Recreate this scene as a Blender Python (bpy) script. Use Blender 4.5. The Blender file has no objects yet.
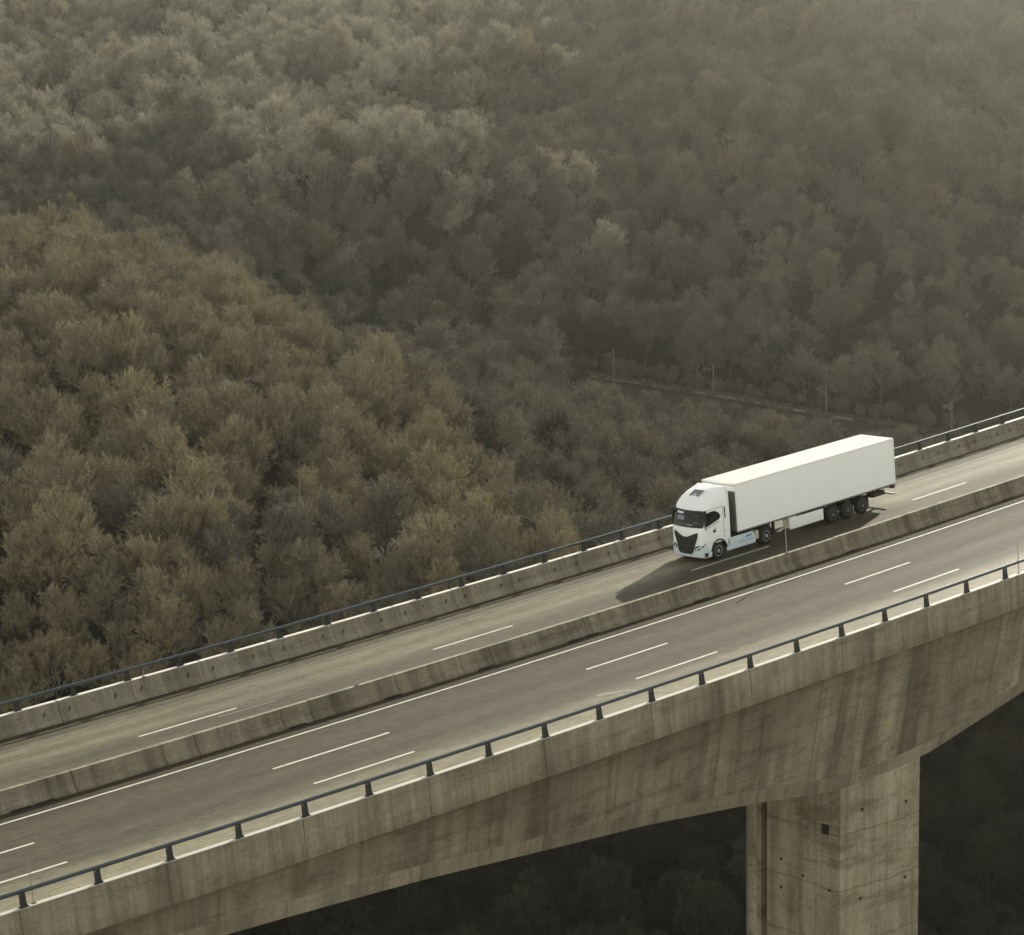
import bpy, math, random
import numpy as np
from mathutils import Vector, Matrix

SC = bpy.context.scene
COL = SC.collection
# ------------------------------------------------------------------ camera
F_PX, PITCH, ROLL, CAM_H = 2380.765, 0.171944, -0.017821, 28.6877
X0, Y0, PSI, KAP, GRADE, BANK = 6.45371, 117.32652, 0.688165, -0.00127042, 0.0727658, -0.0229426

def cam_axes():
    f = Vector((0, math.cos(PITCH), -math.sin(PITCH)))
    r = Vector((1, 0, 0))
    u = r.cross(f)
    return f, r * math.cos(ROLL) + u * math.sin(ROLL), u * math.cos(ROLL) - r * math.sin(ROLL)

CF, CR, CU = cam_axes()
CAMP = Vector((0, 0, CAM_H))
cd = bpy.data.cameras.new('camera')
cam = bpy.data.objects.new('camera', cd)
COL.objects.link(cam)
m = Matrix((CR, CU, -CF)).transposed().to_4x4()
m.translation = CAMP
cam.matrix_world = m
cd.sensor_width = 36
cd.lens = F_PX / 1024 * 36
cd.clip_start = 1
cd.clip_end = 20000
SC.camera = cam

# ------------------------------------------------------------------ sky, sun, exposure
SUN_AZ = math.radians(62)      # from +x towards +y
SUN_EL = math.radians(24.5)
SKY_STRENGTH, SUN_STRENGTH, EXPOSURE = 0.135, 4.9, 0.98
HAZE_DENSITY = 0.000060
w = bpy.data.worlds.new('World')
SC.world = w
w.use_nodes = True
nt = w.node_tree
sky = nt.nodes.new('ShaderNodeTexSky')
sky.sky_type = 'NISHITA'
sky.sun_disc = False
sky.sun_elevation = SUN_EL
sky.sun_rotation = math.pi / 2 - SUN_AZ
sky.air_density = 1.0
sky.dust_density = 0.5
sky.ozone_density = 1.0
hs = nt.nodes.new('ShaderNodeHueSaturation')
hs.inputs['Saturation'].default_value = 0.22
tint = nt.nodes.new('ShaderNodeMix')
tint.data_type = 'RGBA'
tint.blend_type = 'MULTIPLY'
tint.inputs[0].default_value = 1
tint.inputs[7].default_value = (1.0, 0.965, 0.84, 1)
bg = nt.nodes['Background']
bg.inputs['Strength'].default_value = SKY_STRENGTH
nt.links.new(sky.outputs[0], hs.inputs['Color'])
nt.links.new(hs.outputs[0], tint.inputs[6])
nt.links.new(tint.outputs[2], bg.inputs['Color'])
sd = bpy.data.lights.new('sun', 'SUN')
sd.energy = SUN_STRENGTH
sd.angle = math.radians(0.6)
sd.color = (1.0, 0.93, 0.80)
so = bpy.data.objects.new('sun', sd)
COL.objects.link(so)
SUN_DIR = Vector((math.cos(SUN_AZ) * math.cos(SUN_EL), math.sin(SUN_AZ) * math.cos(SUN_EL), math.sin(SUN_EL)))
so.rotation_euler = SUN_DIR.to_track_quat('Z', 'Y').to_euler()
so.location = (60, 150, 200)
vs = SC.view_settings
vs.view_transform = 'Standard'
vs.look = 'None'
vs.exposure = EXPOSURE
vs.gamma = 1
cy = SC.cycles
cy.max_bounces = 6
cy.diffuse_bounces = 2
cy.glossy_bounces = 2
cy.transmission_bounces = 2
cy.volume_bounces = 0
cy.use_denoising = True
rng = random.Random(7)
nr = np.random.RandomState(11)

# ------------------------------------------------------------------ helpers
def road(s, t, h):
    a = PSI - KAP * s
    x = X0 + (math.sin(PSI) - math.sin(a)) / KAP
    y = Y0 + (math.cos(a) - math.cos(PSI)) / KAP
    T = Vector((math.cos(a), math.sin(a), GRADE)).normalized()
    N = Vector((-math.sin(a), math.cos(a), BANK)).normalized()
    U = T.cross(N)
    return Vector((x, y, GRADE * s)) + N * t + U * h, T, N, U

def frame(s, t, h):
    P, T, N, U = road(s, t, h)
    U = T.cross(N).normalized()
    N = U.cross(T)
    mm = Matrix((T, N, U)).transposed().to_4x4()
    mm.translation = P
    return mm

def unproj(u, v, Y):
    d = CF + CR * ((u - 512) / F_PX) + CU * ((467.5 - v) / F_PX)
    return CAMP + d * (Y / d.y)

def toimg(P):
    d = P - CAMP
    z = d.dot(CF)
    return 512 + F_PX * d.dot(CR) / z, 467.5 - F_PX * d.dot(CU) / z

class MB:
    def __init__(s):
        s.v, s.f, s.m, s.uv = [], [], [], []
    def quad(s, pts, m=0, uv=None):
        i = len(s.v)
        s.v += [tuple(p) for p in pts]
        s.f.append(tuple(range(i, i + len(pts))))
        s.m.append(m)
        s.uv.append(uv)
    def box(s, x0, x1, y0, y1, z0, z1, m=0, M=None):
        P = [Vector((x, y, z)) for z in (z0, z1) for x, y in ((x0, y0), (x1, y0), (x1, y1), (x0, y1))]
        if M is not None: P = [M @ p for p in P]
        i = len(s.v)
        s.v += [tuple(p) for p in P]
        for f in ((3, 2, 1, 0), (4, 5, 6, 7), (0, 1, 5, 4), (1, 2, 6, 5), (2, 3, 7, 6), (3, 0, 4, 7)):
            s.f.append(tuple(i + k for k in f)); s.m.append(m); s.uv.append(None)
    def prism(s, poly, a0, a1, axis='y', m=0, M=None):
        """poly of 2-tuples extruded along axis between a0 and a1"""
        def P(q, a):
            if axis == 'y': p = Vector((q[0], a, q[1]))
            elif axis == 'x': p = Vector((a, q[0], q[1]))
            else: p = Vector((q[0], q[1], a))
            return M @ p if M is not None else p
        n = len(poly); i = len(s.v)
        s.v += [tuple(P(q, a0)) for q in poly] + [tuple(P(q, a1)) for q in poly]
        s.f += [tuple(i + k for k in range(n)), tuple(i + n + k for k in reversed(range(n)))]
        s.m += [m, m]; s.uv += [None, None]
        for k in range(n):
            k2 = (k + 1) % n
            s.f.append((i + k, i + n + k, i + n + k2, i + k2)); s.m.append(m); s.uv.append(None)
    def tube(s, pts, r, n=8, m=0, cap=True):
        rs = r if isinstance(r, (list, tuple)) else [r] * len(pts)
        i = len(s.v)
        pts = [Vector(p) for p in pts]
        for k, p in enumerate(pts):
            d = (pts[min(k + 1, len(pts) - 1)] - pts[max(k - 1, 0)]).normalized()
            a = d.cross(Vector((0, 0, 1)))
            if a.length < .05: a = d.cross(Vector((0, 1, 0)))
            a.normalize(); b = d.cross(a)
            for j in range(n):
                c = 2 * math.pi * j / n
                s.v.append(tuple(p + (a * math.cos(c) + b * math.sin(c)) * rs[k]))
        for k in range(len(pts) - 1):
            for j in range(n):
                j2 = (j + 1) % n
                s.f.append((i + k * n + j, i + k * n + j2, i + (k + 1) * n + j2, i + (k + 1) * n + j)); s.m.append(m); s.uv.append(None)
        if cap:
            s.f.append(tuple(i + j for j in reversed(range(n)))); s.m.append(m); s.uv.append(None)
            k = (len(pts) - 1) * n
            s.f.append(tuple(i + k + j for j in range(n))); s.m.append(m); s.uv.append(None)
    def cyl(s, c, axis, r0, r1, L0, L1, n=24, m=0, caps=(1, 1)):
        """cylinder along y in local coordinates: centre (x,z)"""
        x, z = c; i = len(s.v)
        for L, r in ((L0, r0), (L1, r1)):
            for j in range(n):
                a = 2 * math.pi * j / n
                s.v.append((x + r * math.cos(a), L, z + r * math.sin(a)))
        for j in range(n):
            j2 = (j + 1) % n
            s.f.append((i + j, i + j2, i + n + j2, i + n + j)); s.m.append(m); s.uv.append(None)
        if caps[0]: s.f.append(tuple(i + j for j in reversed(range(n)))); s.m.append(m); s.uv.append(None)
        if caps[1]: s.f.append(tuple(i + n + j for j in range(n))); s.m.append(m); s.uv.append(None)
    def sweep(s, sec, s0, s1, step=2.0, m=0, closed=True, caps=True, uvf=None):
        """section of (t,h) points, or a function of s giving them, carried along the road"""
        n = max(1, round((s1 - s0) / step))
        fn = sec if callable(sec) else (lambda q: sec)
        rows = []
        for k in range(n + 1):
            q = s0 + (s1 - s0) * k / n
            S = fn(q)
            rows.append((q, S, [road(q, t, h)[0] for t, h in S]))
        c = len(rows[0][1]); i = len(s.v)
        for r in rows: s.v += [tuple(p) for p in r[2]]
        for k in range(n):
            for j in range(c if closed else c - 1):
                j2 = (j + 1) % c
                s.f.append((i + k * c + j, i + (k + 1) * c + j, i + (k + 1) * c + j2, i + k * c + j2))
                s.m.append(m)
                if uvf: s.uv.append([uvf(rows[a][0], rows[a][1][b], rows[a][1]) for a, b in ((k, j), (k + 1, j), (k + 1, j2), (k, j2))])
                else: s.uv.append([(rows[a][0], rows[a][1][b][0] * .37 + rows[a][1][b][1]) for a, b in ((k, j), (k + 1, j), (k + 1, j2), (k, j2))])
        if caps and closed:
            s.f.append(tuple(i + j for j in range(c))); s.m.append(m); s.uv.append(None)
            s.f.append(tuple(i + n * c + j for j in reversed(range(c)))); s.m.append(m); s.uv.append(None)
    def build(s, name, mats, parent=None, smooth=False, angle=35, bevel=0):
        me = bpy.data.meshes.new(name)
        me.from_pydata(s.v, [], s.f)
        if not isinstance(mats, (list, tuple)): mats = [mats]
        for x in mats: me.materials.append(x)
        me.polygons.foreach_set('material_index', s.m)
        if any(u is not None for u in s.uv):
            L = me.uv_layers.new(name='UVMap')
            for p, u in zip(me.polygons, s.uv):
                if u is not None:
                    for li, q in zip(p.loop_indices, u): L.data[li].uv = q
        me.update()
        if smooth:
            me.shade_smooth()
            try: me.set_sharp_from_angle(angle=math.radians(angle))
            except Exception: pass
        o = bpy.data.objects.new(name, me)
        COL.objects.link(o)
        if parent: o.parent = parent
        if bevel:
            b = o.modifiers.new('bevel', 'BEVEL'); b.width = bevel; b.segments = 2; b.limit_method = 'ANGLE'
        return o

def empty(name, M=None):
    o = bpy.data.objects.new(name, None)
    o.empty_display_size = .3
    COL.objects.link(o)
    if M is not None: o.matrix_world = M
    return o

def tag(o, label=None, cat=None, group=None, kind=None):
    if label: o['label'] = label
    if cat: o['category'] = cat
    if group: o['group'] = group
    if kind: o['kind'] = kind
    return o

# ------------------------------------------------------------------ materials
class NB:
    def __init__(s, name):
        s.mat = bpy.data.materials.new(name); s.mat.use_nodes = True
        s.t = s.mat.node_tree; s.n = s.t.nodes; s.b = s.n['Principled BSDF']
    def lk(s, a, b): s.t.links.new(a, b)
    def new(s, k, **kw):
        x = s.n.new(k)
        for a, b in kw.items(): setattr(x, a, b)
        return x
    def uv(s, scale=(1, 1, 1), src='UV', loc=(0, 0, 0)):
        tc = s.new('ShaderNodeTexCoord'); mp = s.new('ShaderNodeMapping')
        mp.inputs['Scale'].default_value = scale
        mp.inputs['Location'].default_value = loc
        s.lk(tc.outputs[src], mp.inputs['Vector'])
        return mp.outputs[0]
    def noise(s, vec, sc=1, det=4, rough=.6):
        x = s.new('ShaderNodeTexNoise'); x.inputs['Scale'].default_value = sc
        x.inputs['Detail'].default_value = det; x.inputs['Roughness'].default_value = rough
        s.lk(vec, x.inputs['Vector']); return x.outputs['Fac']
    def ramp(s, fac, stops, interp='LINEAR'):
        x = s.new('ShaderNodeValToRGB'); cr = x.color_ramp; cr.interpolation = interp
        while len(cr.elements) > 1: cr.elements.remove(cr.elements[-1])
        cr.elements[0].position = stops[0][0]
        def c4(c): return (c, c, c, 1) if isinstance(c, (int, float)) else (*c, 1)
        cr.elements[0].color = c4(stops[0][1])
        for p, c in stops[1:]: cr.elements.new(p).color = c4(c)
        s.lk(fac, x.inputs[0]); return x.outputs[0]
    def math(s, op, a, b=0.0, c=None):
        x = s.new('ShaderNodeMath', operation=op)
        for i, q in enumerate((a, b) if c is None else (a, b, c)):
            if isinstance(q, (int, float)): x.inputs[i].default_value = q
            else: s.lk(q, x.inputs[i])
        return x.outputs[0]
    def mix(s, f, a, b, mode='MIX'):
        x = s.new('ShaderNodeMix', data_type='RGBA', blend_type=mode)
        for i, q in ((0, f), (6, a), (7, b)):
            if isinstance(q, (int, float)): x.inputs[i].default_value = q if i == 0 else (q, q, q, 1)
            elif isinstance(q, tuple): x.inputs[i].default_value = (*q, 1)
            else: s.lk(q, x.inputs[i])
        return x.outputs[2]
    def sep(s, vec):
        x = s.new('ShaderNodeSeparateXYZ'); s.lk(vec, x.inputs[0]); return x.outputs
    def col(s, q, rough=None, spec=None, metal=None):
        if isinstance(q, tuple): s.b.inputs['Base Color'].default_value = (*q, 1)
        else: s.lk(q, s.b.inputs['Base Color'])
        if rough is not None:
            if isinstance(rough, (int, float)): s.b.inputs['Roughness'].default_value = rough
            else: s.lk(rough, s.b.inputs['Roughness'])
        if spec is not None:
            if isinstance(spec, (int, float)): s.b.inputs['Specular IOR Level'].default_value = spec
            else: s.lk(spec, s.b.inputs['Specular IOR Level'])
        if metal is not None: s.b.inputs['Metallic'].default_value = metal
        return s
    def bump(s, h, strength=.3, dist=.02):
        x = s.new('ShaderNodeBump'); x.inputs['Strength'].default_value = strength
        x.inputs['Distance'].default_value = dist
        s.lk(h, x.inputs['Height']); s.lk(x.outputs[0], s.b.inputs['Normal'])

def plain(name, col, rough=.5, spec=.5, metal=0, var=.12, sc=3.0):
    n = NB(name)
    f = n.noise(n.uv(src='Object'), sc, 5)
    c = n.mix(f, tuple(x * (1 - var) for x in col), tuple(min(1, x * (1 + var)) for x in col))
    return n.col(c, rough, spec, metal).mat

def asphalt(name, bands, seed):
    """bands: list of (t, colour value, roughness) across the road, t in metres; uv = (s, t)"""
    n = NB(name)
    uvv = n.uv()
    o = n.sep(uvv)
    wob = n.math('MULTIPLY', n.math('SUBTRACT', n.noise(n.uv((.05, .2, 1), loc=(seed, 0, 0)), 1, 2), .5), 1.2)
    t = n.math('ADD', o[1], wob)
    lo, hi = bands[0][0], bands[-1][0]
    tn = n.math('DIVIDE', n.math('SUBTRACT', t, lo), hi - lo)
    cr = n.ramp(tn, [((b[0] - lo) / (hi - lo), b[1]) for b in bands], 'EASE')
    rr = n.ramp(tn, [((b[0] - lo) / (hi - lo), b[2]) for b in bands], 'EASE')
    big = n.noise(n.uv((.07, .6, 1), loc=(seed, 3, 0)), 1, 5, .6)
    mid = n.noise(n.uv((.3, 5.0, 1), loc=(seed, 0, 0)), 1, 5, .65)
    mott = n.noise(n.uv((1.3, 1.6, 1), loc=(seed, 5, 0)), 1, 6, .72)
    fine = n.noise(n.uv((11, 11, 1)), 1, 4, .85)
    v = n.math('MULTIPLY_ADD', big, .9, .55)
    v = n.math('MULTIPLY', v, n.math('MULTIPLY_ADD', mid, 1.3, .35))
    v = n.math('MULTIPLY', v, n.math('MULTIPLY_ADD', mott, 1.3, .35))
    v = n.math('MULTIPLY', v, n.math('MULTIPLY_ADD', fine, 1.3, .35))
    c = n.mix(1.0, n.mix(1.0, cr, v, 'MULTIPLY'), (.63, .57, .37), 'MULTIPLY')
    # tar-sealed cracks, mostly across the road
    cv = n.noise(n.uv((.16, .05, 1), loc=(seed, 7, 0)), 1, 5, .7)
    crk = n.math('ABSOLUTE', n.math('SUBTRACT', cv, .5))
    c = n.mix(n.math('MULTIPLY', n.math('LESS_THAN', crk, .0022), .45), c, (.025, .023, .02))
    rgh = n.math('ADD', rr, n.math('MULTIPLY', n.math('SUBTRACT', n.math('ADD', n.math('MULTIPLY', fine, .5), n.math('MULTIPLY', big, .5)), .5), .3))
    n.col(c, n.math('MINIMUM', n.math('ADD', rgh, .16), 1.0), .12)
    n.bump(fine, .6, .012)
    return n.mat

def concrete(name, base, streak=.5, joint=6.0, joint_off=0.0, rough=.85, blotch=.35, grime=None, light_band=None, seed=0, jw=.018, seg=None, moss=0):
    """uv = (s along, v up) in metres"""
    n = NB(name)
    uvv = n.uv(); o = n.sep(uvv)
    big = n.noise(n.uv((.22, .35, 1), loc=(seed, seed, 0)), 1, 5, .62)
    st = n.noise(n.uv((1.6, .1, 1), loc=(seed, 0, 0)), 1, 5, .7)
    st2 = n.noise(n.uv((6, .35, 1), loc=(seed, 2, 0)), 1, 3, .6)
    fine = n.noise(n.uv((5, 5, 1)), 1, 6, .75)
    c = n.mix(n.ramp(big, [(.3, 0.0), (.7, 1.0)]), tuple(x * (1 - blotch) for x in base), base)
    k = n.ramp(st, [(.36, 1 - streak), (.56, 1.0)])
    c = n.mix(1.0, c, k, 'MULTIPLY')
    c = n.mix(1.0, c, n.ramp(st2, [(.34, 1 - streak * .35), (.5, 1.0)]), 'MULTIPLY')
    wide = n.noise(n.uv((.42, .035, 1), loc=(seed + 5, 0, 0)), 1, 4, .55)
    c = n.mix(1.0, c, n.ramp(wide, [(.40, 1 - streak * .9), (.47, 1 - streak * .25), (.53, 1.0)]), 'MULTIPLY')
    brd = n.noise(n.uv((.12, 5.5, 1), loc=(seed, 4, 0)), 1, 3, .6)
    c = n.mix(1.0, c, n.ramp(brd, [(.34, 1 - streak * .5), (.44, 1.0)]), 'MULTIPLY')
    pit = n.noise(n.uv((16, 16, 1)), 1, 3, .8)
    c = n.mix(1.0, c, n.ramp(pit, [(.30, .55), (.42, 1.0)]), 'MULTIPLY')
    c = n.mix(1.0, c, n.math('MULTIPLY_ADD', fine, .9, .55), 'MULTIPLY')
    if moss:
        mm = n.noise(n.uv((.5, 1.2, 1), loc=(seed, 9, 0)), 1, 6, .75)
        c = n.mix(n.math('MULTIPLY', n.ramp(mm, [(.5, 0.0), (.66, 1.0)]), moss), c, (.09, .078, .045))
    if seg:   # casting segments, each with its own tone, leaning joints
        q = n.math('DIVIDE', n.math('SUBTRACT', o[0], seg[1]), seg[0])
        wn = n.new('ShaderNodeTexWhiteNoise', noise_dimensions='1D')
        n.lk(n.math('FLOOR', q), wn.inputs['W'])
        c = n.mix(1.0, c, n.math('MULTIPLY_ADD', wn.outputs['Value'], seg[2], 1 - seg[2]), 'MULTIPLY')
        fr = n.math('ABSOLUTE', n.math('SUBTRACT', n.math('FRACT', q), .5))
        c = n.mix(n.math('MULTIPLY', n.ramp(fr, [(.478, 0.0), (.5, 1.0)]), .45), c, (.07, .055, .03))
    if joint:
        q = n.math('DIVIDE', n.math('SUBTRACT', o[0], joint_off), joint)
        fr = n.math('ABSOLUTE', n.math('SUBTRACT', n.math('FRACT', q), .5))
        c = n.mix(n.math('MULTIPLY', n.math('GREATER_THAN', fr, .5 - jw / joint), .8), c, (.035, .03, .02))
        q2 = n.math('MULTIPLY', q, 2.0)
        fr2 = n.math('ABSOLUTE', n.math('SUBTRACT', n.math('FRACT', q2), .5))
        c = n.mix(n.math('MULTIPLY', n.math('GREATER_THAN', fr2, .5 - jw / joint), .3), c, (.05, .04, .025))
    if grime:  # (v_low, v_high, amount): dirt below an edge
        edge = n.math('ADD', o[1], n.math('MULTIPLY', n.math('SUBTRACT', st, .5), grime[3]))
        mr = n.new('ShaderNodeMapRange'); n.lk(edge, mr.inputs[0])
        mr.inputs[1].default_value = grime[0]; mr.inputs[2].default_value = grime[1]
        c = n.mix(n.math('MULTIPLY', mr.outputs[0], grime[2]), c, (.085, .068, .038))
    n.col(c, rough, .35)
    n.bump(fine, .25, .02)
    return n.mat

MT = {}
MT['asphalt_far'] = asphalt('asphalt worn by trucks', [(1.8, .08, .7), (2.8, .095, .6), (4.0, .105, .58), (5.4, .09, .6), (6.3, .12, .5), (7.2, .20, .40), (8.0, .155, .46), (8.8, .20, .40), (9.7, .10, .58), (11.0, .085, .7), (11.4, .05, .8)], 3)
MT['asphalt_near'] = asphalt('asphalt dark', [(-11.4, .15, .46), (-9.6, .27, .38), (-7.8, .21, .40), (-6.4, .095, .58), (-5.4, .075, .64), (-4.3, .088, .6), (-3.3, .072, .66), (-1.8, .084, .62), (-.4, .072, .68), (.3, .06, .8), (.8, .085, .8), (1.3, .04, .9)], 8)
n = NB('road paint')
f = n.noise(n.uv((2.2, 9, 1)), 1, 5, .8)
n.col(n.mix(n.ramp(f, [(.36, 0.0), (.5, 1.0)]), (.26, .25, .21), (.47, .455, .40)), .55, .3)
MT['paint'] = n.mat
n = NB('worn road paint')
f = n.noise(n.uv((14, 14, 1)), 1, 4, .8)
n.col(n.mix(n.ramp(f, [(.42, 0.0), (.58, 1.0)]), (.055, .05, .036), (.16, .152, .125)), .5)
MT['paint_worn'] = n.mat
MT['parapet'] = concrete('concrete parapet', (.34, .30, .21), .34, 6.04, 2.1, blotch=.36, seed=4, moss=.45, grime=(-.25, -1.25, .5, 1.3))
MT['median'] = concrete('concrete median', (.30, .265, .19), .46, 0, blotch=.38, seed=9, moss=.65)
MT['farbar'] = concrete('concrete far barrier', (.29, .262, .195), .36, 0, blotch=.22, seed=14, moss=.3)
MT['web'] = concrete('concrete box girder', (.45, .385, .27), .36, 0, blotch=.42, seed=21, grime=(-3.0, -.9, .5, 2.4), seg=(6.6, 1.1, .34), moss=.6)
MT['band'] = concrete('concrete lower band', (.46, .395, .28), .3, 0, blotch=.3, seed=27, seg=(6.6, 4.2, .45))
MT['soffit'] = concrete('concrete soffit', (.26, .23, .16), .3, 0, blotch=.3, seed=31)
MT['slot'] = plain('dark recess', (.03, .027, .02), .9, .2)
MT['steel_blue'] = plain('blue grey painted steel', (.055, .068, .080), .38, .5, .3, var=.2)
MT['steel_dark'] = plain('dark post steel', (.035, .037, .034), .6, .4, .2, var=.3)
MT['galv'] = plain('weathered galvanised steel', (.30, .29, .26), .5, .5, .4)
MT['white'] = plain('white cab paint', (.84, .845, .84), .28, .5, var=.02, sc=.8)
MT['trailer'] = plain('white trailer panel', (.85, .855, .85), .42, .4, var=.035, sc=.5)
MT['paleblue'] = plain('pale blue paint', (.60, .68, .74), .3, .5, var=.05)
MT['blue'] = plain('blue lettering film', (.16, .28, .46), .4, .5)
MT['glass'] = plain('tinted cab glass', (.010, .011, .011), .05, .22, var=.3)
MT['rubber'] = plain('tyre rubber', (.022, .021, .019), .85, .3)
MT['rim'] = plain('alloy rim', (.55, .56, .58), .35, .6, .6)
MT['rimdark'] = plain('dusty steel rim', (.16, .15, .13), .6, .4, .2)
MT['black'] = plain('black plastic', (.018, .018, .017), .5, .4)
MT['chassis'] = plain('chassis grime', (.035, .032, .027), .8, .3)
MT['lamp'] = plain('headlight lens', (.62, .64, .64), .08, 1.0)
MT['amber'] = plain('amber lens', (.6, .25, .04), .3, .5)
MT['red'] = plain('red lens', (.35, .03, .02), .3, .5)

# ------------------------------------------------------------------ roads
S0, S1 = -104.0, 150.0
def strip(mb, s0, s1, t0, t1, h, m=0, step=2.0, nt_=1):
    n = max(1, round((s1 - s0) / step))
    for k in range(n):
        a, b = s0 + (s1 - s0) * k / n, s0 + (s1 - s0) * (k + 1) / n
        for j in range(nt_):
            p, q = t0 + (t1 - t0) * j / nt_, t0 + (t1 - t0) * (j + 1) / nt_
            mb.quad([road(a, p, h)[0], road(b, p, h)[0], road(b, q, h)[0], road(a, q, h)[0]], m, [(a, p), (b, p), (b, q), (a, q)])

mb = MB(); strip(mb, S0, S1, 1.62, 11.62, 0.0)
road_far = tag(mb.build('road', MT['asphalt_far']), 'carriageway under the white truck, worn pale wheel tracks', None, None, 'structure')
mb = MB(); strip(mb, S0, S1, -11.2, 1.62, 0.0)
road_near = tag(mb.build('road', MT['asphalt_near']), 'empty darker carriageway nearest the viewer', None, None, 'structure')
mb = MB(); strip(mb, S0, S1, -.075, .075, .006)
mb.build('edge_line', MT['paint'], road_near)
mb = MB(); strip(mb, S0, S1, 9.35, 9.47, .006)
mb.build('edge_line', MT['paint_worn'], road_far)

def dash(par, t, a, b, mat='paint', wd=.075):
    mb = MB(); strip(mb, a, b, t - wd, t + wd, .006, step=1.3)
    mb.build('lane_line', MT[mat], par)
Aa = [(-40.9, -35.7), (-24.35, -18.2), (-6.6, -1.3), (11.5, 16.7), (29.0, 34.0), (46, 51), (63, 68)]
for a, b in Aa + [(-58, -53), (-75, -70), (80, 85), (97, 102)]:
    dash(road_near, -3.25, a, b)
for a, b in ((-41.0, -35.8), (-24.3, -19.1), (-6.25, -1.0), (11.7, 16.9), (28.8, 33.8), (46, 51), (-58, -53), (63, 68), (80, 85)):
    dash(road_near, -6.42, a, b)
for a, b in ((-42.9, -37.8), (-25.8, -20.5), (-8.75, -3.55), (9.4, 15.6), (28.3, 33.5), (46, 51), (-60, -55), (63, 68), (80, 85), (97, 102)):
    dash(road_far, 6.05, a, b)
# faded older marks
for par, t, a, b in ((road_far, 5.5, -21.8, -18.6), (road_far, 8.3, -21, -14)):
    dash(par, t, a, b, 'paint_worn', .05)
def mark(par, pts, wd, mat='paint_worn'):
    mb = MB()
    for (a, p), (b, q) in zip(pts, pts[1:]):
        d = Vector((b - a, q - p)).normalized(); nn = Vector((-d.y, d.x)) * wd
        mb.quad([road(a - nn.x, p - nn.y, .008)[0], road(b - nn.x, q - nn.y, .008)[0], road(b + nn.x, q + nn.y, .008)[0], road(a + nn.x, p + nn.y, .008)[0]], 0,
                [(a, p - wd), (b, q - wd), (b, q + wd), (a, p + wd)])
    mb.build('worn_arrow_mark', MT[mat], par)
mark(road_near, [(-9.1, -6.9), (-7.8, -7.4), (-7.2, -8.3), (-6.6, -9.4)], .16)
mark(road_near, [(11.9, -8.3), (13.2, -8.2), (14.4, -8.0)], .17)
mark(road_near, [(-37.2, -8.2), (-35.6, -8.2), (-34.4, -7.9)], .13)

# ------------------------------------------------------------------ viaduct
def dep(s):   # girder depth below the parapet foot, haunched at the pier
    xs = [-120, -60, -44, -31.8, -28, -21.85, -16.7, -9.35, -2.3, 3.3, 6.7, 10.1, 17.7, 23, 30, 37, 45, 60, 75, 160]
    ys = [5.5, 2.2, 1.95, 2.3, 2.55, 3.05, 3.65, 4.5, 5.62, 6.72, 6.9, 6.72, 5.28, 4.45, 3.7, 3.05, 2.55, 2.0, 2.0, 2.0]
    return float(np.interp(s, xs, ys))
viaduct = empty('viaduct', Matrix.Translation(road(6.7, -9.45, 0)[0] + Vector((0, 0, -100))))
tag(viaduct, 'stained concrete motorway viaduct on a tall rectangular pier', 'bridge')
VI = viaduct.matrix_world.inverted()
def vpart(mb, name, mats, **k):
    mb.v = [tuple(VI @ Vector(p)) for p in mb.v]
    return mb.build(name, mats, viaduct, **k)
KW = .27
# parapet (near) with the outer fascia
PA = [(-10.95, -.02), (-11.0, .08), (-11.22, .34), (-11.36, .75), (-11.66, .75), (-11.68, -.95), (-11.1, -.95), (-11.1, -.3), (-10.95, -.3)]
mb = MB(); mb.sweep(PA, S0, S1, 2.0, uvf=lambda s, p, S: (s, p[1] + (0 if p[0] < -11.5 else 3)))
vpart(mb, 'parapet', MT['parapet'])
mb = MB(); mb.sweep([(-11.655, .751), (-11.365, .751), (-11.38, .768), (-11.64, .768)], S0, S1, 2.0)
vpart(mb, 'coping', plain('pale coping', (.36, .345, .295), .45, .5, var=.15, sc=.7))  # paler colour paints sunlight onto the parapet top
mb = MB(); mb.sweep([(-11.1, -.012), (11.6, -.012), (11.6, -.33), (11.0, -.5), (7, -.5), (-7, -.5), (-10.6, -.45), (-11.1, -.3)], S0, S1, 2.0)
vpart(mb, 'deck_slab', MT['soffit'])
# far edge beam
mb = MB(); mb.sweep([(11.62, .02), (12.1, .02), (12.12, -.95), (11.62, -.95)], S0, S1, 2.0)
vpart(mb, 'edge_beam', MT['parapet'])
TW, BAND = -11.36, .75
def websec(s):
    d = dep(s)
    return [(TW, -.93), (TW + KW * (d - BAND), -.95 - (d - BAND)), (TW + KW * (d - BAND) - .03, -.95 - (d - BAND) - .01), (TW + KW * d, -.95 - d), (-2.6, -.95 - d), (-2.6, -.5), (-10.4, -.5)]
def webuv(s, p, S):
    i = S.index(p)
    return (s + (p[1] + 1) * .05, p[1] if i < 5 else p[1] + 7)
mb = MB()
n_ = round((S1 - S0) / 1.5)
rows = [(S0 + (S1 - S0) * k / n_) for k in range(n_ + 1)]
secs = [websec(q) for q in rows]
for k in range(n_):
    a, b = rows[k], rows[k + 1]
    for j in range(7):
        j2 = (j + 1) % 7
        P = [(a, secs[k][j]), (b, secs[k + 1][j]), (b, secs[k + 1][j2]), (a, secs[k][j2])]
        uv = [(q, p[1]) if j in (0,) else ((q, p[1] + .95 + dep(q) + 40) if j == 2 else (q, p[0])) for q, p in P]
        mb.quad([road(q, p[0], p[1])[0] for q, p in P], 0 if j == 0 else (1 if j in (1, 2) else 2), uv)
vpart(mb, 'box_girder', [MT['web'], MT['band'], MT['soffit']])
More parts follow.
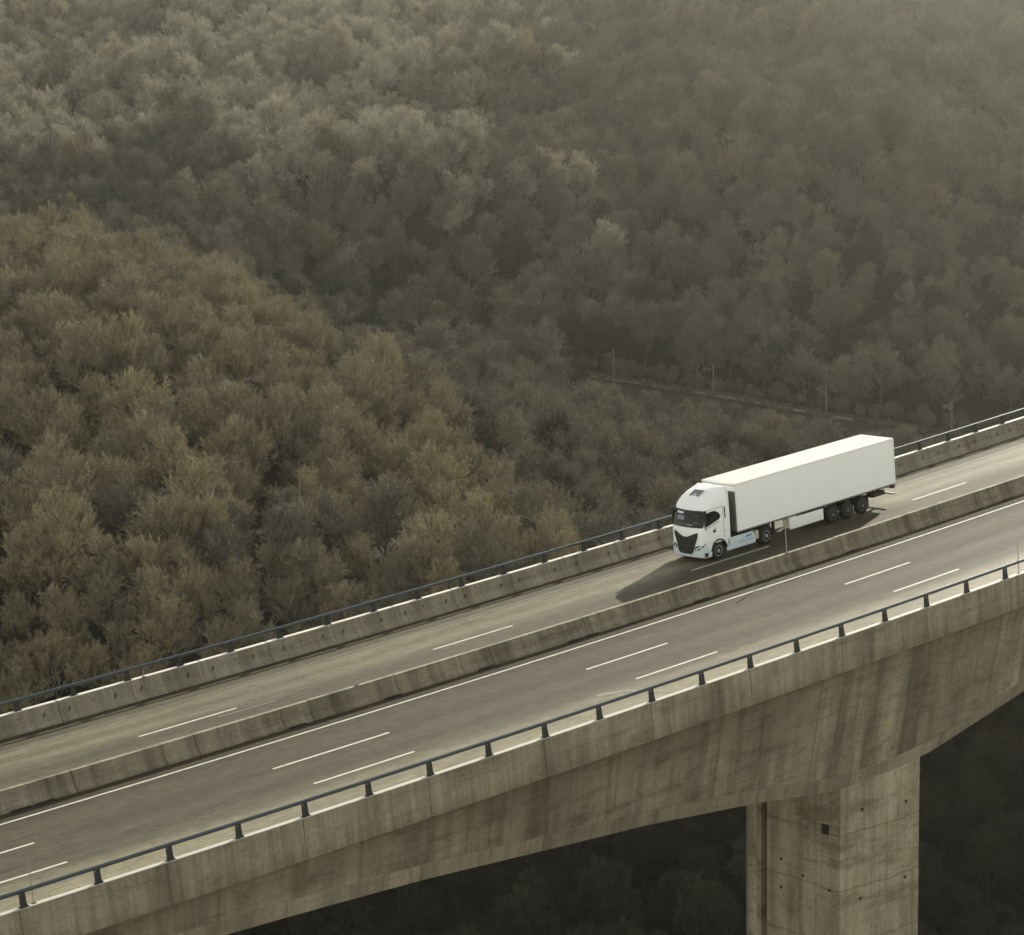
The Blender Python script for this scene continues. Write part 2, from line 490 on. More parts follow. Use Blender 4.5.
# far girder, parallel
def websec2(s):
    d = dep(s - 11.0)
    return [(2.6, -.5), (2.6, -.95 - d), (11.6 - KW * d, -.95 - d), (11.6, -.93), (11.0, -.5)]
mb = MB(); mb.sweep(websec2, S0, S1, 2.0)
vpart(mb, 'box_girder', MT['soffit'])

# pier: concrete with pour lines
n = NB('concrete pier')
oo = n.uv(src='Object'); so_ = n.sep(oo)
zc = so_[2]
big = n.noise(n.uv((.5, .5, .22), src='Object'), 1, 6, .65)
st = n.noise(n.uv((2.2, 2.2, .09), src='Object'), 1, 5, .7)
pour = n.noise(n.uv((.2, .2, .8), src='Object'), 1, 6, .75)
fine = n.noise(n.uv((5, 5, 5), src='Object'), 1, 5, .75)
c = n.mix(n.ramp(big, [(.32, 0.0), (.66, 1.0)]), (.20, .17, .115), (.36, .32, .23))
c = n.mix(1.0, c, n.ramp(st, [(.36, .68), (.55, 1.0)]), 'MULTIPLY')
c = n.mix(n.ramp(pour, [(.50, 0.0), (.62, .7)]), c, (.13, .105, .062))
c = n.mix(1.0, c, n.math('MULTIPLY_ADD', fine, .9, .55), 'MULTIPLY')
wz = n.math('ADD', zc, n.math('MULTIPLY', n.noise(n.uv((.4, .4, .1), src='Object'), 1, 2), .5))
fr = n.math('ABSOLUTE', n.math('SUBTRACT', n.math('FRACT', n.math('DIVIDE', wz, 2.9)), .5))
c = n.mix(n.math('MULTIPLY', n.ramp(fr, [(.478, 0.0), (.5, 1.0)]), .55), c, (.07, .055, .032))
n.col(c, .88, .3); n.bump(fine, .3, .02)
MT['pier'] = n.mat

GZ = -96.0
def pier_poly(s0, s1, t0, t1, ztop_h):
    """corners at deck level projected straight down"""
    P = []
    for s, t in ((s0, t0), (s1, t0), (s1, t1), (s0, t1)):
        q = road(s, t, -.95 - dep(s) + ztop_h)[0]
        P.append(q)
    return P
def pierbox(mb, s0, s1, t0, t1, up=.15):
    T = pier_poly(s0, s1, t0, t1, up)
    B = [Vector((p.x, p.y, GZ)) for p in T]
    i = len(mb.v)
    # taper very slightly outwards
    mb.v += [tuple(p) for p in B] + [tuple(p) for p in T]
    for f in ((3, 2, 1, 0), (4, 5, 6, 7), (0, 1, 5, 4), (1, 2, 6, 5), (2, 3, 7, 6), (3, 0, 4, 7)):
        mb.f.append(tuple(i + k for k in f)); mb.m.append(0); mb.uv.append(None)
mb = MB()
TPN = TW + KW * 6.8 + .0
pierbox(mb, 3.62, 9.48, TPN, TPN + 5.0, .12)
PIER = vpart(mb, 'pier', MT['pier'])
mb = MB(); pierbox(mb, 4.5, 8.9, TPN + 5.002, TPN + 5.7, .12); vpart(mb, 'pier_flange', MT['pier'])
mb = MB(); pierbox(mb, 3.9, 9.5, TPN + 5.702, TPN + 6.0, .12); vpart(mb, 'pier_flange', MT['pier'])
mb = MB(); pierbox(mb, 15.6, 20.2, 3.6, 8.2, 1.0); vpart(mb, 'pier', MT['pier'])
# square opening and tie holes in the near pier
def pierface(mb, face, a, z, w_, h_, off=.012):
    """small dark recess plate on a pier face; a runs along the face in metres, z down from girder"""
    base = road(3.62, TPN, -.95 - dep(3.62))[0]
    T3 = (road(9.75, TPN, 0)[0] - road(3.62, TPN, 0)[0]); T3.z = 0; T3.normalize()
    N3 = (road(3.62, TPN + 5.35, 0)[0] - road(3.62, TPN, 0)[0]); N3.z = 0; N3.normalize()
    if face == 'left': d, o = N3, -T3
    else: d, o = T3, -N3
    c = Vector((base.x, base.y, base.z - z)) + d * a
    U3 = Vector((0, 0, 1))
    c0, c1 = c - d * w_ / 2 - U3 * h_ / 2, c + d * w_ / 2 + U3 * h_ / 2
    P = [c - d * w_ / 2 - U3 * h_ / 2, c + d * w_ / 2 - U3 * h_ / 2, c + d * w_ / 2 + U3 * h_ / 2, c - d * w_ / 2 + U3 * h_ / 2]
    i = len(mb.v)
    mb.v += [tuple(p + o * off) for p in P] + [tuple(p - o * .05) for p in P]
    for f in ((0, 1, 2, 3), (7, 6, 5, 4), (0, 4, 5, 1), (1, 5, 6, 2), (2, 6, 7, 3), (3, 7, 4, 0)):
        mb.f.append(tuple(i + k for k in f)); mb.m.append(0); mb.uv.append(None)
mb = MB(); pierface(mb, 'left', 1.0, 2.3, .5, .52); vpart(mb, 'inspection_opening', MT['slot'])
for face, a, z in (('left', 4.0, 4.6), ('left', 2.5, 5.1), ('left', .7, 5.4), ('front', 1.6, 1.4), ('front', 4.9, 1.7), ('front', 1.5, 6.0), ('front', 4.9, 5.7), ('left', 4.0, 6.1)):
    mb = MB(); pierface(mb, face, a, z, .16, .16); vpart(mb, 'tie_hole', MT['slot'])
mb = MB()
q = road(3.75, TPN + 6.5, -.95 - dep(3.6) + .4)[0]
mb.tube([q, Vector((q.x, q.y, GZ))], .055, 8)
dp = mb.build('drain_pipe', plain('dull pipe', (.15, .145, .12), .7))
tag(dp, 'thin pale drain pipe running down beside the shaded back of the pier', 'drain pipe')

# ------------------------------------------------------------------ barriers
NJ = [(1.12, 0.0), (1.14, .09), (1.33, .30), (1.50, .90), (1.72, .90), (1.85, .34), (2.15, .09), (2.19, 0.0)]
median = tag(empty('median_barrier', frame(0, 1.6, 0)), 'low moss-stained concrete barrier dividing the two carriageways', 'barrier')
MI = median.matrix_world.inverted()
joints = [-98.6, -92.5, -86.4, -80.3, -74.2, -68.1, -62, -55.9, -49.8, -43.7, -37.6, -31.5, -25.4, -19.3, -14.4, -8.7, -2.6, 3.6, 9.8, 16.1, 22.2, 28.3, 34.4, 40.5, 46.6, 52.7, 58.8, 64.9, 71, 77.1, 83.2, 89.3, 95.4, 101.5, 107.6, 113.7, 119.8, 126]
for i, (a, b) in enumerate(zip(joints, joints[1:])):
    top = .90 + (.03 if 16 < a < 40 else 0) + rng.uniform(-.006, .006)
    sec = [(t + 0, h if h < .8 else top) for t, h in NJ]
    mb = MB(); mb.sweep(sec, a + .02, b - .02, 1.6, uvf=lambda s, p, S: (s, p[1] + (0 if p[0] < 1.6 else 4)))
    mb.v = [tuple(MI @ Vector(p)) for p in mb.v]
    mb.build('barrier_segment', MT['median'], median)
for s in (-34.2, -33.1, -14.9, -20.3, -2.6 + .1, -3.6, 5.2, 16.9, 31.0, -9.3):
    mb = MB()
    mb.box(-.45, .45, -.07, .03, .0, .075, 0, MI @ frame(s, 1.03, .004))
    mb.build('drain_slot', MT['slot'], median)

MT['sunlit_top'] = plain('barrier top painted sunlit', (.46, .445, .39), .45, .5, var=.2, sc=.6)  # paler colour paints the sun's glint along the barrier top
FBJ = [(11.2, 0.0), (11.24, .09), (11.50, .34), (11.64, .96), (11.96, .96), (12.0, .02), (11.7, .02)]
farb = tag(empty('edge_barrier', frame(0, 11.6, 0)), 'pale concrete barrier with slotted face along the valley side of the road', 'barrier')
FI = farb.matrix_world.inverted()
s = -99.0
while s < 130:
    mb = MB(); mb.sweep(FBJ, s + .015, s + 3.985, 1.4, uvf=lambda s, p, S: (s, p[1] + (0 if p[0] < 11.7 else 4)))
    mb.v = [tuple(FI @ Vector(p)) for p in mb.v]
    for q in (rng.uniform(.6, .9), 2.0, rng.uniform(3.0, 3.4)):    # cast-in lifting and tie slots
        off = rng.uniform(-.12, .12)
        M2 = FI @ frame(s + q + off, 11.545 if q != 2.0 else 11.585, .5 if q != 2.0 else .68) @ Matrix.Rotation(math.radians(-13), 4, 'X') @ Matrix.Rotation(math.radians(28), 4, 'Y')
        mb.box(-.028, .028, -.035, .012, -.10, .10 if q != 2.0 else -.04, 1, M2)
    seg_ = mb.build('barrier_segment', [MT['farbar'], MT['slot']], farb)
    mb = MB(); mb.sweep([(11.65, .961), (11.95, .961), (11.94, .976), (11.66, .976)], s + .04, s + 3.96, 1.4)
    mb.v = [tuple(FI @ Vector(p)) for p in mb.v]
    mb.build('coping', MT['sunlit_top'], seg_)  # strip that carries the painted sunlight
    s += 4.0

# ------------------------------------------------------------------ guard rails on the parapets
def guard(name, label, t, hb, s_first, sp, n0, n1, rise, side):
    root = tag(empty(name, frame(0, t, hb)), label, 'guard rail')
    I = root.matrix_world.inverted()
    sa, sb = s_first + n0 * sp - 1.2, s_first + n1 * sp + 1.2
    mb = MB()
    k = round((sb - sa) / 2)
    # oval steel tube
    prof = [(.06 * math.cos(a), .085 * math.sin(a)) for a in [2 * math.pi * j / 12 for j in range(12)]]
    mb.sweep([(t + side * .05 + p, hb + rise + q) for p, q in reversed(prof)], sa, sb, 2.0)
    mb.v = [tuple(I @ Vector(p)) for p in mb.v]
    mb.build('rail', MT['steel_blue'], root, smooth=True, angle=60)
    post = None
    for i in range(n0, n1 + 1):
        M_ = I @ frame(s_first + i * sp, t, hb)
        if post is None:
            mb = MB()
            mb.prism([(-.17, .02), (.17, .02), (.10, .16), (.065, rise - .02), (-.065, rise - .02), (-.10, .16)], -.03, .0, 'y')
            mb.box(-.2, .2, -.10, .16, 0.001, .022)
            mb.prism([(-.05, .022), (.13, .022), (.11, rise - .05), (.02, rise - .05)], -.11, -.08, 'x')
            mb.prism([(-.05, .022), (.13, .022), (.11, rise - .05), (.02, rise - .05)], .08, .11, 'x')
            post = mb.build('post', MT['steel_dark'], root)
            o = post
        else:
            o = post.copy(); COL.objects.link(o); o.parent = root
        o.matrix_local = M_
    return root
guard('guard_rail', 'dark blue-grey tube rail on wedge posts along the near parapet', -11.52, .75, -39.92, 3.0188, -21, 56, .62, 1)
guard('guard_rail', 'blue-grey tube rail on stub posts along the forest-side barrier behind the truck', 11.82, .96, -28.96, 2.974, -24, 52, .52, 1)

# slim marker poles
def pole(s, t, h0, h, label, two=False, r=.03):
    root = tag(empty('marker_pole', frame(s, t, h0)), label, 'marker pole')
    mb = MB(); mb.tube([(0, 0, 0), (0, 0, h)], [r * 1.1, r * .8], 8)
    mb.build('shaft', MT['galv'], root)
    mb = MB(); mb.box(-.09, .09, -.09, .09, .001, .03); mb.build('base_plate', MT['steel_dark'], root)
    if two:
        mb = MB(); mb.box(-.05, .05, -.05, -.03, h - .42, h + .02); mb.build('reflector', plain('yellowed reflector', (.33, .29, .15), .6), root)
pole(12.35, 1.6, .9, 1.8, 'slim pole with a dull reflector on the median in front of the truck', True)
pole(-39.5, -11.44, .75, 1.75, 'thin bare pole beside the leftmost near rail post', r=.022)
pole(15.55, -11.44, .75, 1.75, 'thin bare pole above the near parapet at the right', r=.022)
pole(-16.5, 1.6, .9, .25, 'short stub marker on the median left of the truck shadow', r=.025)
pole(-22.2, 11.7, .96, .35, 'small marker stub on the forest-side barrier, left of the truck', r=.025)

# ------------------------------------------------------------------ truck
TL, TT = 10.6394, 6.4021
Mt = frame(TL + 8, TT, 0) @ Matrix.Translation((-8, 0, 0))
truck = tag(empty('semi_truck', Mt), 'white articulated lorry with box trailer driving on the far carriageway', 'truck')
TP = lambda mb, name, mat, par=None, **k: mb.build(name, mat, par or truck, **k)
WC = 1.275
SL = [  # height, front l, rear l, half width, corner radius, bow
    (.30, .10, .62, 1.22, .25, .10), (.42, .02, .66, 1.24, .28, .10), (.95, .00, .70, 1.245, .30, .10)]
# lower front: bumper
def slice_pts(h, lf, lr, hw, r, bow, nc=7):
    P = [(lr, WC - hw)]
    # near side forward, around near corner, front, far corner, far side
    for k in range(nc + 1):
        a = math.pi / 2 * k / nc
        P.append((lf + bow + r - r * math.sin(a), WC - hw + r - r * math.cos(a)))
    for k in range(1, 8):
        q = k / 8; wq = (WC - hw + r) + (2 * hw - 2 * r) * q
        P.append((lf + bow * (2 * q - 1) ** 2, wq))
    for k in range(nc + 1):
        a = math.pi / 2 * (1 - k / nc)
        P.append((lf + bow + r - r * math.sin(a), WC + hw - r + r * math.cos(a)))
    P.append((lr, WC + hw))
    return [(x, y, h) for x, y in P]
def loft(slices, name, mats, par=None, cap_top=True, cap_bot=True, **k):
    rows = [slice_pts(*q) for q in slices]
    mb = MB(); n = len(rows[0])
    for r in rows: mb.v += r
    for a in range(len(rows) - 1):
        for j in range(n):
            j2 = (j + 1) % n
            mb.f.append((a * n + j, (a + 1) * n + j, (a + 1) * n + j2, a * n + j2)); mb.m.append(0); mb.uv.append(None)
    if cap_bot: mb.f.append(tuple(range(n))); mb.m.append(0); mb.uv.append(None)
    if cap_top: mb.f.append(tuple((len(rows) - 1) * n + j for j in reversed(range(n)))); mb.m.append(0); mb.uv.append(None)
    return TP(mb, name, mats, par, **k)
CAB = [(1.00, .02, 2.28, 1.235, .32, .10), (1.5, .02, 2.28, 1.24, .32, .10), (1.95, .05, 2.28, 1.24, .32, .11), (2.08, .08, 2.28, 1.24, .32, .12),
       (2.5, .20, 2.28, 1.24, .34, .12), (2.86, .32, 2.28, 1.235, .36, .13), (3.0, .34, 2.28, 1.235, .38, .14), (3.2, .42, 2.28, 1.225, .42, .16), (3.45, .66, 2.28, 1.20, .46, .2),
       (3.66, 1.0, 2.28, 1.16, .5, .24), (3.82, 1.42, 2.28, 1.10, .5, .25), (3.92, 1.8, 2.28, 1.03, .4, .15), (3.955, 2.0, 2.28, .97, .22, .05)]
cab = loft(CAB, 'cab', MT['white'], smooth=True, angle=40)
# cab flank below the door line, split around the wheel arch
for y0, y1 in ((.03, .33), (2.22, 2.52)):
    mb = MB()
    arch = [(1.40 + .62 * math.cos(a), .52 + .64 * math.sin(a)) for a in [math.radians(x) for x in (150, 130, 110, 90, 70, 50, 30, 12)]]
    mb.prism([(.50, .30), (.50, 1.02), (2.28, 1.02), (2.28, .66), (2.02, .62)] + list(reversed(arch)) + [(.80, .45), (.76, .30)], y0, y1, 'y')
    TP(mb, 'wheel_arch_panel', MT['white'])
    mb = MB()
    for k in range(12):
        a0, a1 = math.radians(8 + 14 * k), math.radians(8 + 14 * (k + 1))
        mb.prism([(1.40 + r * math.cos(a), .52 + r * math.sin(a)) for r, a in ((.57, a0), (.66, a0), (.66, a1), (.57, a1))], y0 - .012 if y0 < 1 else y1 - .5, y0 + .5 if y0 < 1 else y1 + .012, 'y')
    TP(mb, 'wheel_arch_trim', MT['black'])
mb = MB(); mb.box(.66, 2.26, .35, 2.2, .42, 1.02); TP(mb, 'cab_floor', MT['black'])
bumper = loft([(.27, .12, .55, 1.2, .25, .10), (.34, .02, .72, 1.245, .3, .10), (.60, -.01, .74, 1.25, .3, .10), (1.0, .0, .50, 1.25, .3, .10)], 'bumper', MT['paleblue'], smooth=True, angle=40)

def on_front(slices, h, wq, off):
    """point on the cab front at height h and lateral w"""
    hs_ = [q[0] for q in slices]
    lf, hw, r, bow = [float(np.interp(h, hs_, [q[i] for q in slices])) for i in (1, 3, 4, 5)]
    y = wq - WC; e = hw - r
    if abs(y) <= e: l = lf + bow * (y / e) ** 2; nx, ny = -1, 0
    else:
        g = min(abs(y) - e, r * .9999); l = lf + bow + r - math.sqrt(r * r - g * g)
        nx, ny = -math.sqrt(r * r - g * g) / r, math.copysign(g / r, y)
    return (l + nx * off, wq + ny * off, h)
def front_patch(rowsdef, name, mat, par=None, nx=18, off=.014, slices=CAB):
    """rowsdef: list of (h, w0, w1)"""
    mb = MB()
    R_ = [[on_front(slices, h, a + (b - a) * k / nx, off) for k in range(nx + 1)] for h, a, b in rowsdef]
    for a in range(len(R_) - 1):
        for k in range(nx): mb.quad([R_[a][k], R_[a + 1][k], R_[a + 1][k + 1], R_[a][k + 1]])
    return TP(mb, name, mat, par, smooth=True, angle=60)
ws = front_patch([(2.0, .13, 2.42), (2.1, .09, 2.46), (2.3, .085, 2.465), (2.5, .085, 2.465), (2.7, .09, 2.46), (2.86, .10, 2.45)], 'windscreen', MT['glass'], cab)
ALLF = [(.27, .12, .55, 1.2, .25, .10), (.34, .02, .72, 1.245, .3, .10), (.60, -.01, .74, 1.25, .3, .10), (.99, .0, .50, 1.25, .3, .10)] + CAB
gr = front_patch([(.50, .86, 1.69), (.62, .70, 1.85), (1.0, .58, 1.97), (1.45, .40, 2.15), (1.47, .39, 2.16)], 'grille', MT['black'], None, off=.03, slices=ALLF)
mb = MB()
for sgn in (-1, 1):     # raised horns of the grille either side of the white badge panel
    P = [(1.47, .895), (1.47, .15), (1.72, .80), (1.74, .92)]
    pts = [on_front(ALLF, h, WC + sgn * q, .03) for h, q in P]
    mb.quad(pts if sgn > 0 else list(reversed(pts)))
TP(mb, 'grille_horns', MT['black'])
mb = MB()
for h in (.66, .82, .98, 1.14, 1.30):
    hwid = .53 + (h - .6) * .33
    for k in range(8):
        a, b = WC - hwid + 2 * hwid * k / 8, WC - hwid + 2 * hwid * (k + 1) / 8
        p0, p1 = on_front(ALLF, h, a, .045), on_front(ALLF, h, b, .045)
        p2, p3 = on_front(ALLF, h + .05, b, .045), on_front(ALLF, h + .05, a, .045)
        mb.quad([p0, p3, p2, p1])
TP(mb, 'slats', MT['chassis'], gr)
# sun visor lip above the windscreen
front_patch([(2.87, .2, 2.35), (2.93, .2, 2.35)], 'sun_visor', MT['black'], cab, off=.06)
# patches on the screen: a painted reflection, then dashboard, curtains and lettering
front_patch([(2.36, 1.45, 1.98), (2.50, 1.38, 2.02), (2.60, 1.45, 1.92)], 'screen_reflection', plain('grey blue reflection', (.16, .18, .22)), cab, off=.017)  # grey-blue patch paints a reflection on the glass
front_patch([(2.12, 1.15, 1.9), (2.20, 1.2, 1.85)], 'dashboard', plain('grey dashboard', (.07, .07, .065)), cab, off=.017)
for wq in (.36, .50, .64): front_patch([(2.22, wq, wq + .05), (2.72, wq + .02, wq + .06)], 'curtain', plain('grey curtain', (.13, .13, .12)), cab, nx=2, off=.017)
front_patch([(2.02, .5, 1.2), (2.045, .5, 1.2)], 'wiper', MT['black'], cab, off=.035)
front_patch([(2.70, 1.55, 2.05), (2.80, 1.5, 2.1)], 'screen_header', MT['paleblue'], cab, off=.02)
front_patch([(2.10, .75, 1.15), (2.19, .75, 1.15)], 'dash_lettering', plain('dull lettering', (.17, .17, .16)), cab, off=.02)
for sgn in (-1, 1):
    mb = MB()
    P = [(.74, .70), (.80, 1.02), (.95, 1.19), (1.12, 1.235), (1.03, .98), (.93, .70)]
    pts = [on_front(ALLF, h, WC + sgn * q, .035) for h, q in P]
    mb.quad(pts if sgn > 0 else list(reversed(pts)))
    hl_ = TP(mb, 'headlight', MT['black'])
    mb = MB()
    for a_, b_ in (((.79, .76), (.90, .92)), ((.88, .95), (.98, 1.08)), ((1.0, 1.02), (1.06, 1.2))):
        pts = [on_front(ALLF, h, WC + sgn * q, .045) for h, q in ((a_[0], a_[1]), (a_[0] + .02, b_[1]), (b_[0], b_[1]), (b_[0] - .02, a_[1]))]
        mb.quad(pts if sgn > 0 else list(reversed(pts)))
    TP(mb, 'lamp', MT['lamp'], hl_)
    # mirror housings on arms (near side only is visible)
    y = WC + sgn * (1.25 if sgn < 0 else 1.14)
    mb = MB(); mb.box(.30, .46, min(y + sgn * .05, y + sgn * .13), max(y + sgn * .05, y + sgn * .13), 2.78, 2.98); mb.tube([(.36, y + sgn * .09, 2.8), (.33, y + sgn * .10, 1.95)], .035, 6)
    mir = TP(mb, 'mirror', MT['black'], bevel=.01)
    mb = MB(); mb.box(.38, .43, min(y - sgn * .03, y + sgn * .06), max(y - sgn * .03, y + sgn * .06), 2.84, 2.90)
    TP(mb, 'arm', MT['black'], mir)
    yo = WC + sgn * (1.24 + .014)
    wp = [(.36, 2.04), (.40, 2.5), (.52, 2.76), (.85, 2.82), (1.2, 2.82), (1.5, 2.66), (1.64, 2.46), (1.56, 2.30), (1.1, 2.17), (.62, 2.04)]
    mb = MB(); mb.prism(wp if sgn < 0 else wp, min(yo, yo - sgn * .02), max(yo, yo - sgn * .02), 'y')
    TP(mb, 'side_window', MT['glass'], cab)
    mb = MB(); mb.box(1.0, 1.2, min(yo, yo - sgn * .02), max(yo, yo - sgn * .02), 1.60, 1.76); mb.box(1.15, 1.28, min(yo, yo - sgn * .02), max(yo, yo - sgn * .02), 1.80, 1.84)
    TP(mb, 'door_handle', MT['black'], cab)
    mb = MB(); mb.prism([(1.97, 2.24), (2.05, 2.24), (2.03, 2.88), (1.96, 2.88)], min(yo, yo - sgn * .02), max(yo, yo - sgn * .02), 'y'); TP(mb, 'side_vent', MT['black'], cab)
    seam = plain('panel seam', (.20, .20, .19))
    mb = MB()
    for x0, x1, z0, z1 in ((1.86, 1.875, 1.15, 2.95), (.62, 1.86, 2.94, 2.955), (1.88, 2.27, 1.52, 1.53)):
        mb.box(x0, x1, min(yo, yo - sgn * .02) + (.004 if sgn < 0 else 0), max(yo, yo - sgn * .02) - (.004 if sgn > 0 else 0), z0, z1)
    TP(mb, 'door_seam', seam, cab)
    mb = MB(); mb.prism([(.36, 1.86), (.36, 1.93), (1.5, 2.19), (1.55, 2.13)], min(yo, yo - sgn * .02), max(yo, yo - sgn * .02) , 'y'); TP(mb, 'belt_line', plain('grey trim', (.45, .46, .46)), cab)
    # side deflector behind the cab
    yd = WC + sgn * 1.235
    mb = MB(); mb.prism([(2.29, 1.06), (2.34, 1.06), (2.38, 2.4), (2.36, 3.80), (2.29, 3.70)], min(yd, yd - sgn * .05), max(yd, yd - sgn * .05), 'y'); TP(mb, 'side_deflector', MT['white'])
    # skirt between axles
    ys = WC + sgn * 1.245
    mb = MB(); mb.prism([(2.03, .34), (2.10, 1.03), (4.12, 1.03), (4.32, .75), (4.34, .34)], min(ys, ys - sgn * .08), max(ys, ys - sgn * .08), 'y'); sk = TP(mb, 'side_skirt', MT['paleblue'], bevel=.015)
    mb = MB()
    x = 2.95
    for k in range(11):      # unreadable slanted blue lettering
        wd = (.05, .07, .045, .08, .06, .05, .07, .06, .08, .05, .06)[k]
        z0 = .60; z1 = .70 + (.05 if k % 3 == 0 else 0)
        mb.prism([(x, z0), (x + .03, z1), (x + .03 + wd * .6, z1), (x + wd * .6, z0)], min(ys + sgn * .0, ys + sgn * .004), max(ys, ys + sgn * .004), 'y')
        mb.box(x, x + wd * .9, min(ys, ys + sgn * .003), max(ys, ys + sgn * .003), z0 - .01, z0 + .035)
        x += wd + .045
    mb.prism([(3.45, .80), (3.60, .93), (4.05, .93), (4.0, .80)], min(ys, ys + sgn * .004), max(ys, ys + sgn * .004), 'y')
    TP(mb, 'lettering', MT['blue'], sk)
    mb = MB(); mb.box(.24, .48, min(WC + sgn * 1.25, WC + sgn * 1.262), max(WC + sgn * 1.25, WC + sgn * 1.262), .36, .58) ; TP(mb, 'step_well', MT['black'])
# roof hatch and spoiler
hat = []
mb = MB()
def roof_pt(l, y):   # height of the cab roof at l: interpolate the front profile
    return float(np.interp(l, [q[1] + q[5] * .3 for q in CAB[6:]] + [2.3], [q[0] for q in CAB[6:]] + [3.96]))
for a, b in ((.92, 1.42),):
    mb.quad([(a, WC - .38, roof_pt(a, 0) + .05), (b, WC - .38, roof_pt(b, 0) + .05), (b, WC + .38, roof_pt(b, 0) + .05), (a, WC + .38, roof_pt(a, 0) + .05)])
    mb.box(a, b, WC - .38, WC + .38, roof_pt(a, 0) - .1, roof_pt(a, 0) + .03)
TP(mb, 'roof_hatch', plain('grey hatch', (.10, .115, .125), .3), cab)
mb = MB()
RL = [(1.35, .30, 3.78), (1.75, .55, 3.90), (2.27, .78, 4.02)]     # raised fin-like centre of the roof fairing
for (la, wa, ha), (lb, wb, hb_) in zip(RL, RL[1:]):
    for k in range(8):
        q0, q1 = -1 + k / 4, -1 + (k + 1) / 4
        f_ = lambda q, h: h - .16 * q * q
        mb.quad([(la, WC + wa * q0, f_(q0, ha)), (lb, WC + wb * q0, f_(q0, hb_)), (lb, WC + wb * q1, f_(q1, hb_)), (la, WC + wa * q1, f_(q1, ha))])
for k in range(8):
    q0, q1 = -1 + k / 4, -1 + (k + 1) / 4
    mb.quad([(2.27, WC + .78 * q0, 4.02 - .16 * q0 * q0), (2.27, WC + .78 * q0, 3.7), (2.27, WC + .78 * q1, 3.7), (2.27, WC + .78 * q1, 4.02 - .16 * q1 * q1)])
TP(mb, 'roof_fairing', MT['white'], cab, smooth=True, angle=40)
mb = MB(); mb.tube([(.95, 2.42, 3.3), (.75, 2.46, 3.95)], .012, 5); TP(mb, 'aerial', MT['galv'], cab)

def wheel(l, near, dual=False, shiny=True, name='wheel'):
    r = .51; sgn = -1 if near else 1
    y = WC + sgn * 1.245
    root_c = MB()
    W_ = .58 if dual else .32
    y0, y1 = (y, y + W_) if near else (y - W_, y)
    for ya, yb, ra, rb in ((y0, y0 + .04, r - .05, r), (y0 + .04, y1 - .04, r, r), (y1 - .04, y1, r, r - .05)):
        root_c.cyl((l, r), 'y', ra, rb, ya, yb, 28, 0, (ya == y0, yb == y1))
    o = TP(root_c, name, MT['rubber'], smooth=True, angle=50)
    mb = MB(); yy = y - .006 if near else y + .006
    # rim ring and hub
    n = 28
    i = 0
    rings = [(.30, 0.0), (.275, .0), (.25, -.05 if not dual else -.11), (.12, -.04 if not dual else -.05), (.10, .03), (.0, .03)]
    for ra, off in rings:
        for j in range(n):
            a = 2 * math.pi * j / n
            mb.v.append((l + ra * math.cos(a), yy + sgn * off, r + ra * math.sin(a)))
    for k in range(len(rings) - 1):
        for j in range(n):
            j2 = (j + 1) % n
            f = (k * n + j, k * n + j2, (k + 1) * n + j2, (k + 1) * n + j)
            mb.f.append(f if not near else tuple(reversed(f))); mb.m.append(0 if k not in (2,) else 1); mb.uv.append(None)
    TP(mb, 'rim', [MT['rim'] if shiny else MT['rimdark'], MT['rimdark']], o, smooth=True, angle=40)
for near in (True, False):
    wheel(1.32, near)
    wheel(5.2, near, dual=True)
    for q in (10.89, 12.2, 13.51): wheel(q, near, shiny=False)
mb = MB()
for y in (.85, 1.6): mb.box(.9, 6.4, y, y + .09, .62, .92)
mb.box(4.4, 6.2, .72, 1.86, .92, 1.1)
for q in (1.32, 5.2): mb.box(q - .06, q + .06, .4, 2.15, .45, .58)
TP(mb, 'tractor_chassis', MT['chassis'])
for y in (.06, 1.92):
    mb = MB()
    for k in range(8):
        a0, a1 = math.radians(20 + 17.5 * k), math.radians(20 + 17.5 * (k + 1))
        mb.prism([(5.2 + r * math.cos(a), .52 + r * math.sin(a)) for r, a in ((.56, a0), (.59, a0), (.59, a1), (.56, a1))], y, y + .57, 'y')
    TP(mb, 'mudguard', MT['black'])
mb = MB(); mb.box(4.36, 4.6, .05, .4, .5, .98); TP(mb, 'battery_box', plain('cream box', (.5, .47, .38)))
# trailer
mb = MB(); mb.box(2.9, 16.5, 0, 2.55, 1.24, 4.0)
trailer = TP(mb, 'trailer_box', MT['trailer'], bevel=.03)
mb = MB(); mb.box(2.93, 16.47, .03, 2.52, 4.0, 4.006); TP(mb, 'roof_panel', plain('darkened roof sheet', (.42, .415, .395), .55, .3, var=.06, sc=.6), trailer)  # roof coloured darker to offset the strong sun falling on it
mb = MB()
for y in (-.012, 2.55 - .008): mb.box(2.93, 16.47, y, y + .02, 1.19, 1.27)
mb.box(2.885, 2.905, .02, 2.53, 3.86, 3.90)
TP(mb, 'bottom_rail', plain('grey aluminium rail', (.14, .14, .13), .5, .5, .3), trailer)
mb = MB()
for y in (-.010, 2.55 - .01): mb.box(2.93, 16.47, y, y + .02, 3.90, 3.985)
TP(mb, 'top_rail', plain('light rail', (.76, .755, .73), .35), trailer)
mb = MB()
for y in (-.014, 2.535): mb.box(16.38, 16.505, y, y + .03, 1.24, 3.99); mb.box(2.895, 2.99, y, y + .03, 1.26, 3.99)
TP(mb, 'corner_post', plain('corner post', (.78, .78, .76), .35), trailer)
mb = MB()
k = 0
for x in np.arange(4.1, 16.3, 1.2):   # faint panel seams
    mb.box(x, x + .008, -.0035, .01, 1.28, 3.90)
TP(mb, 'panel_seams', plain('seam', (.79, .79, .77)), trailer)
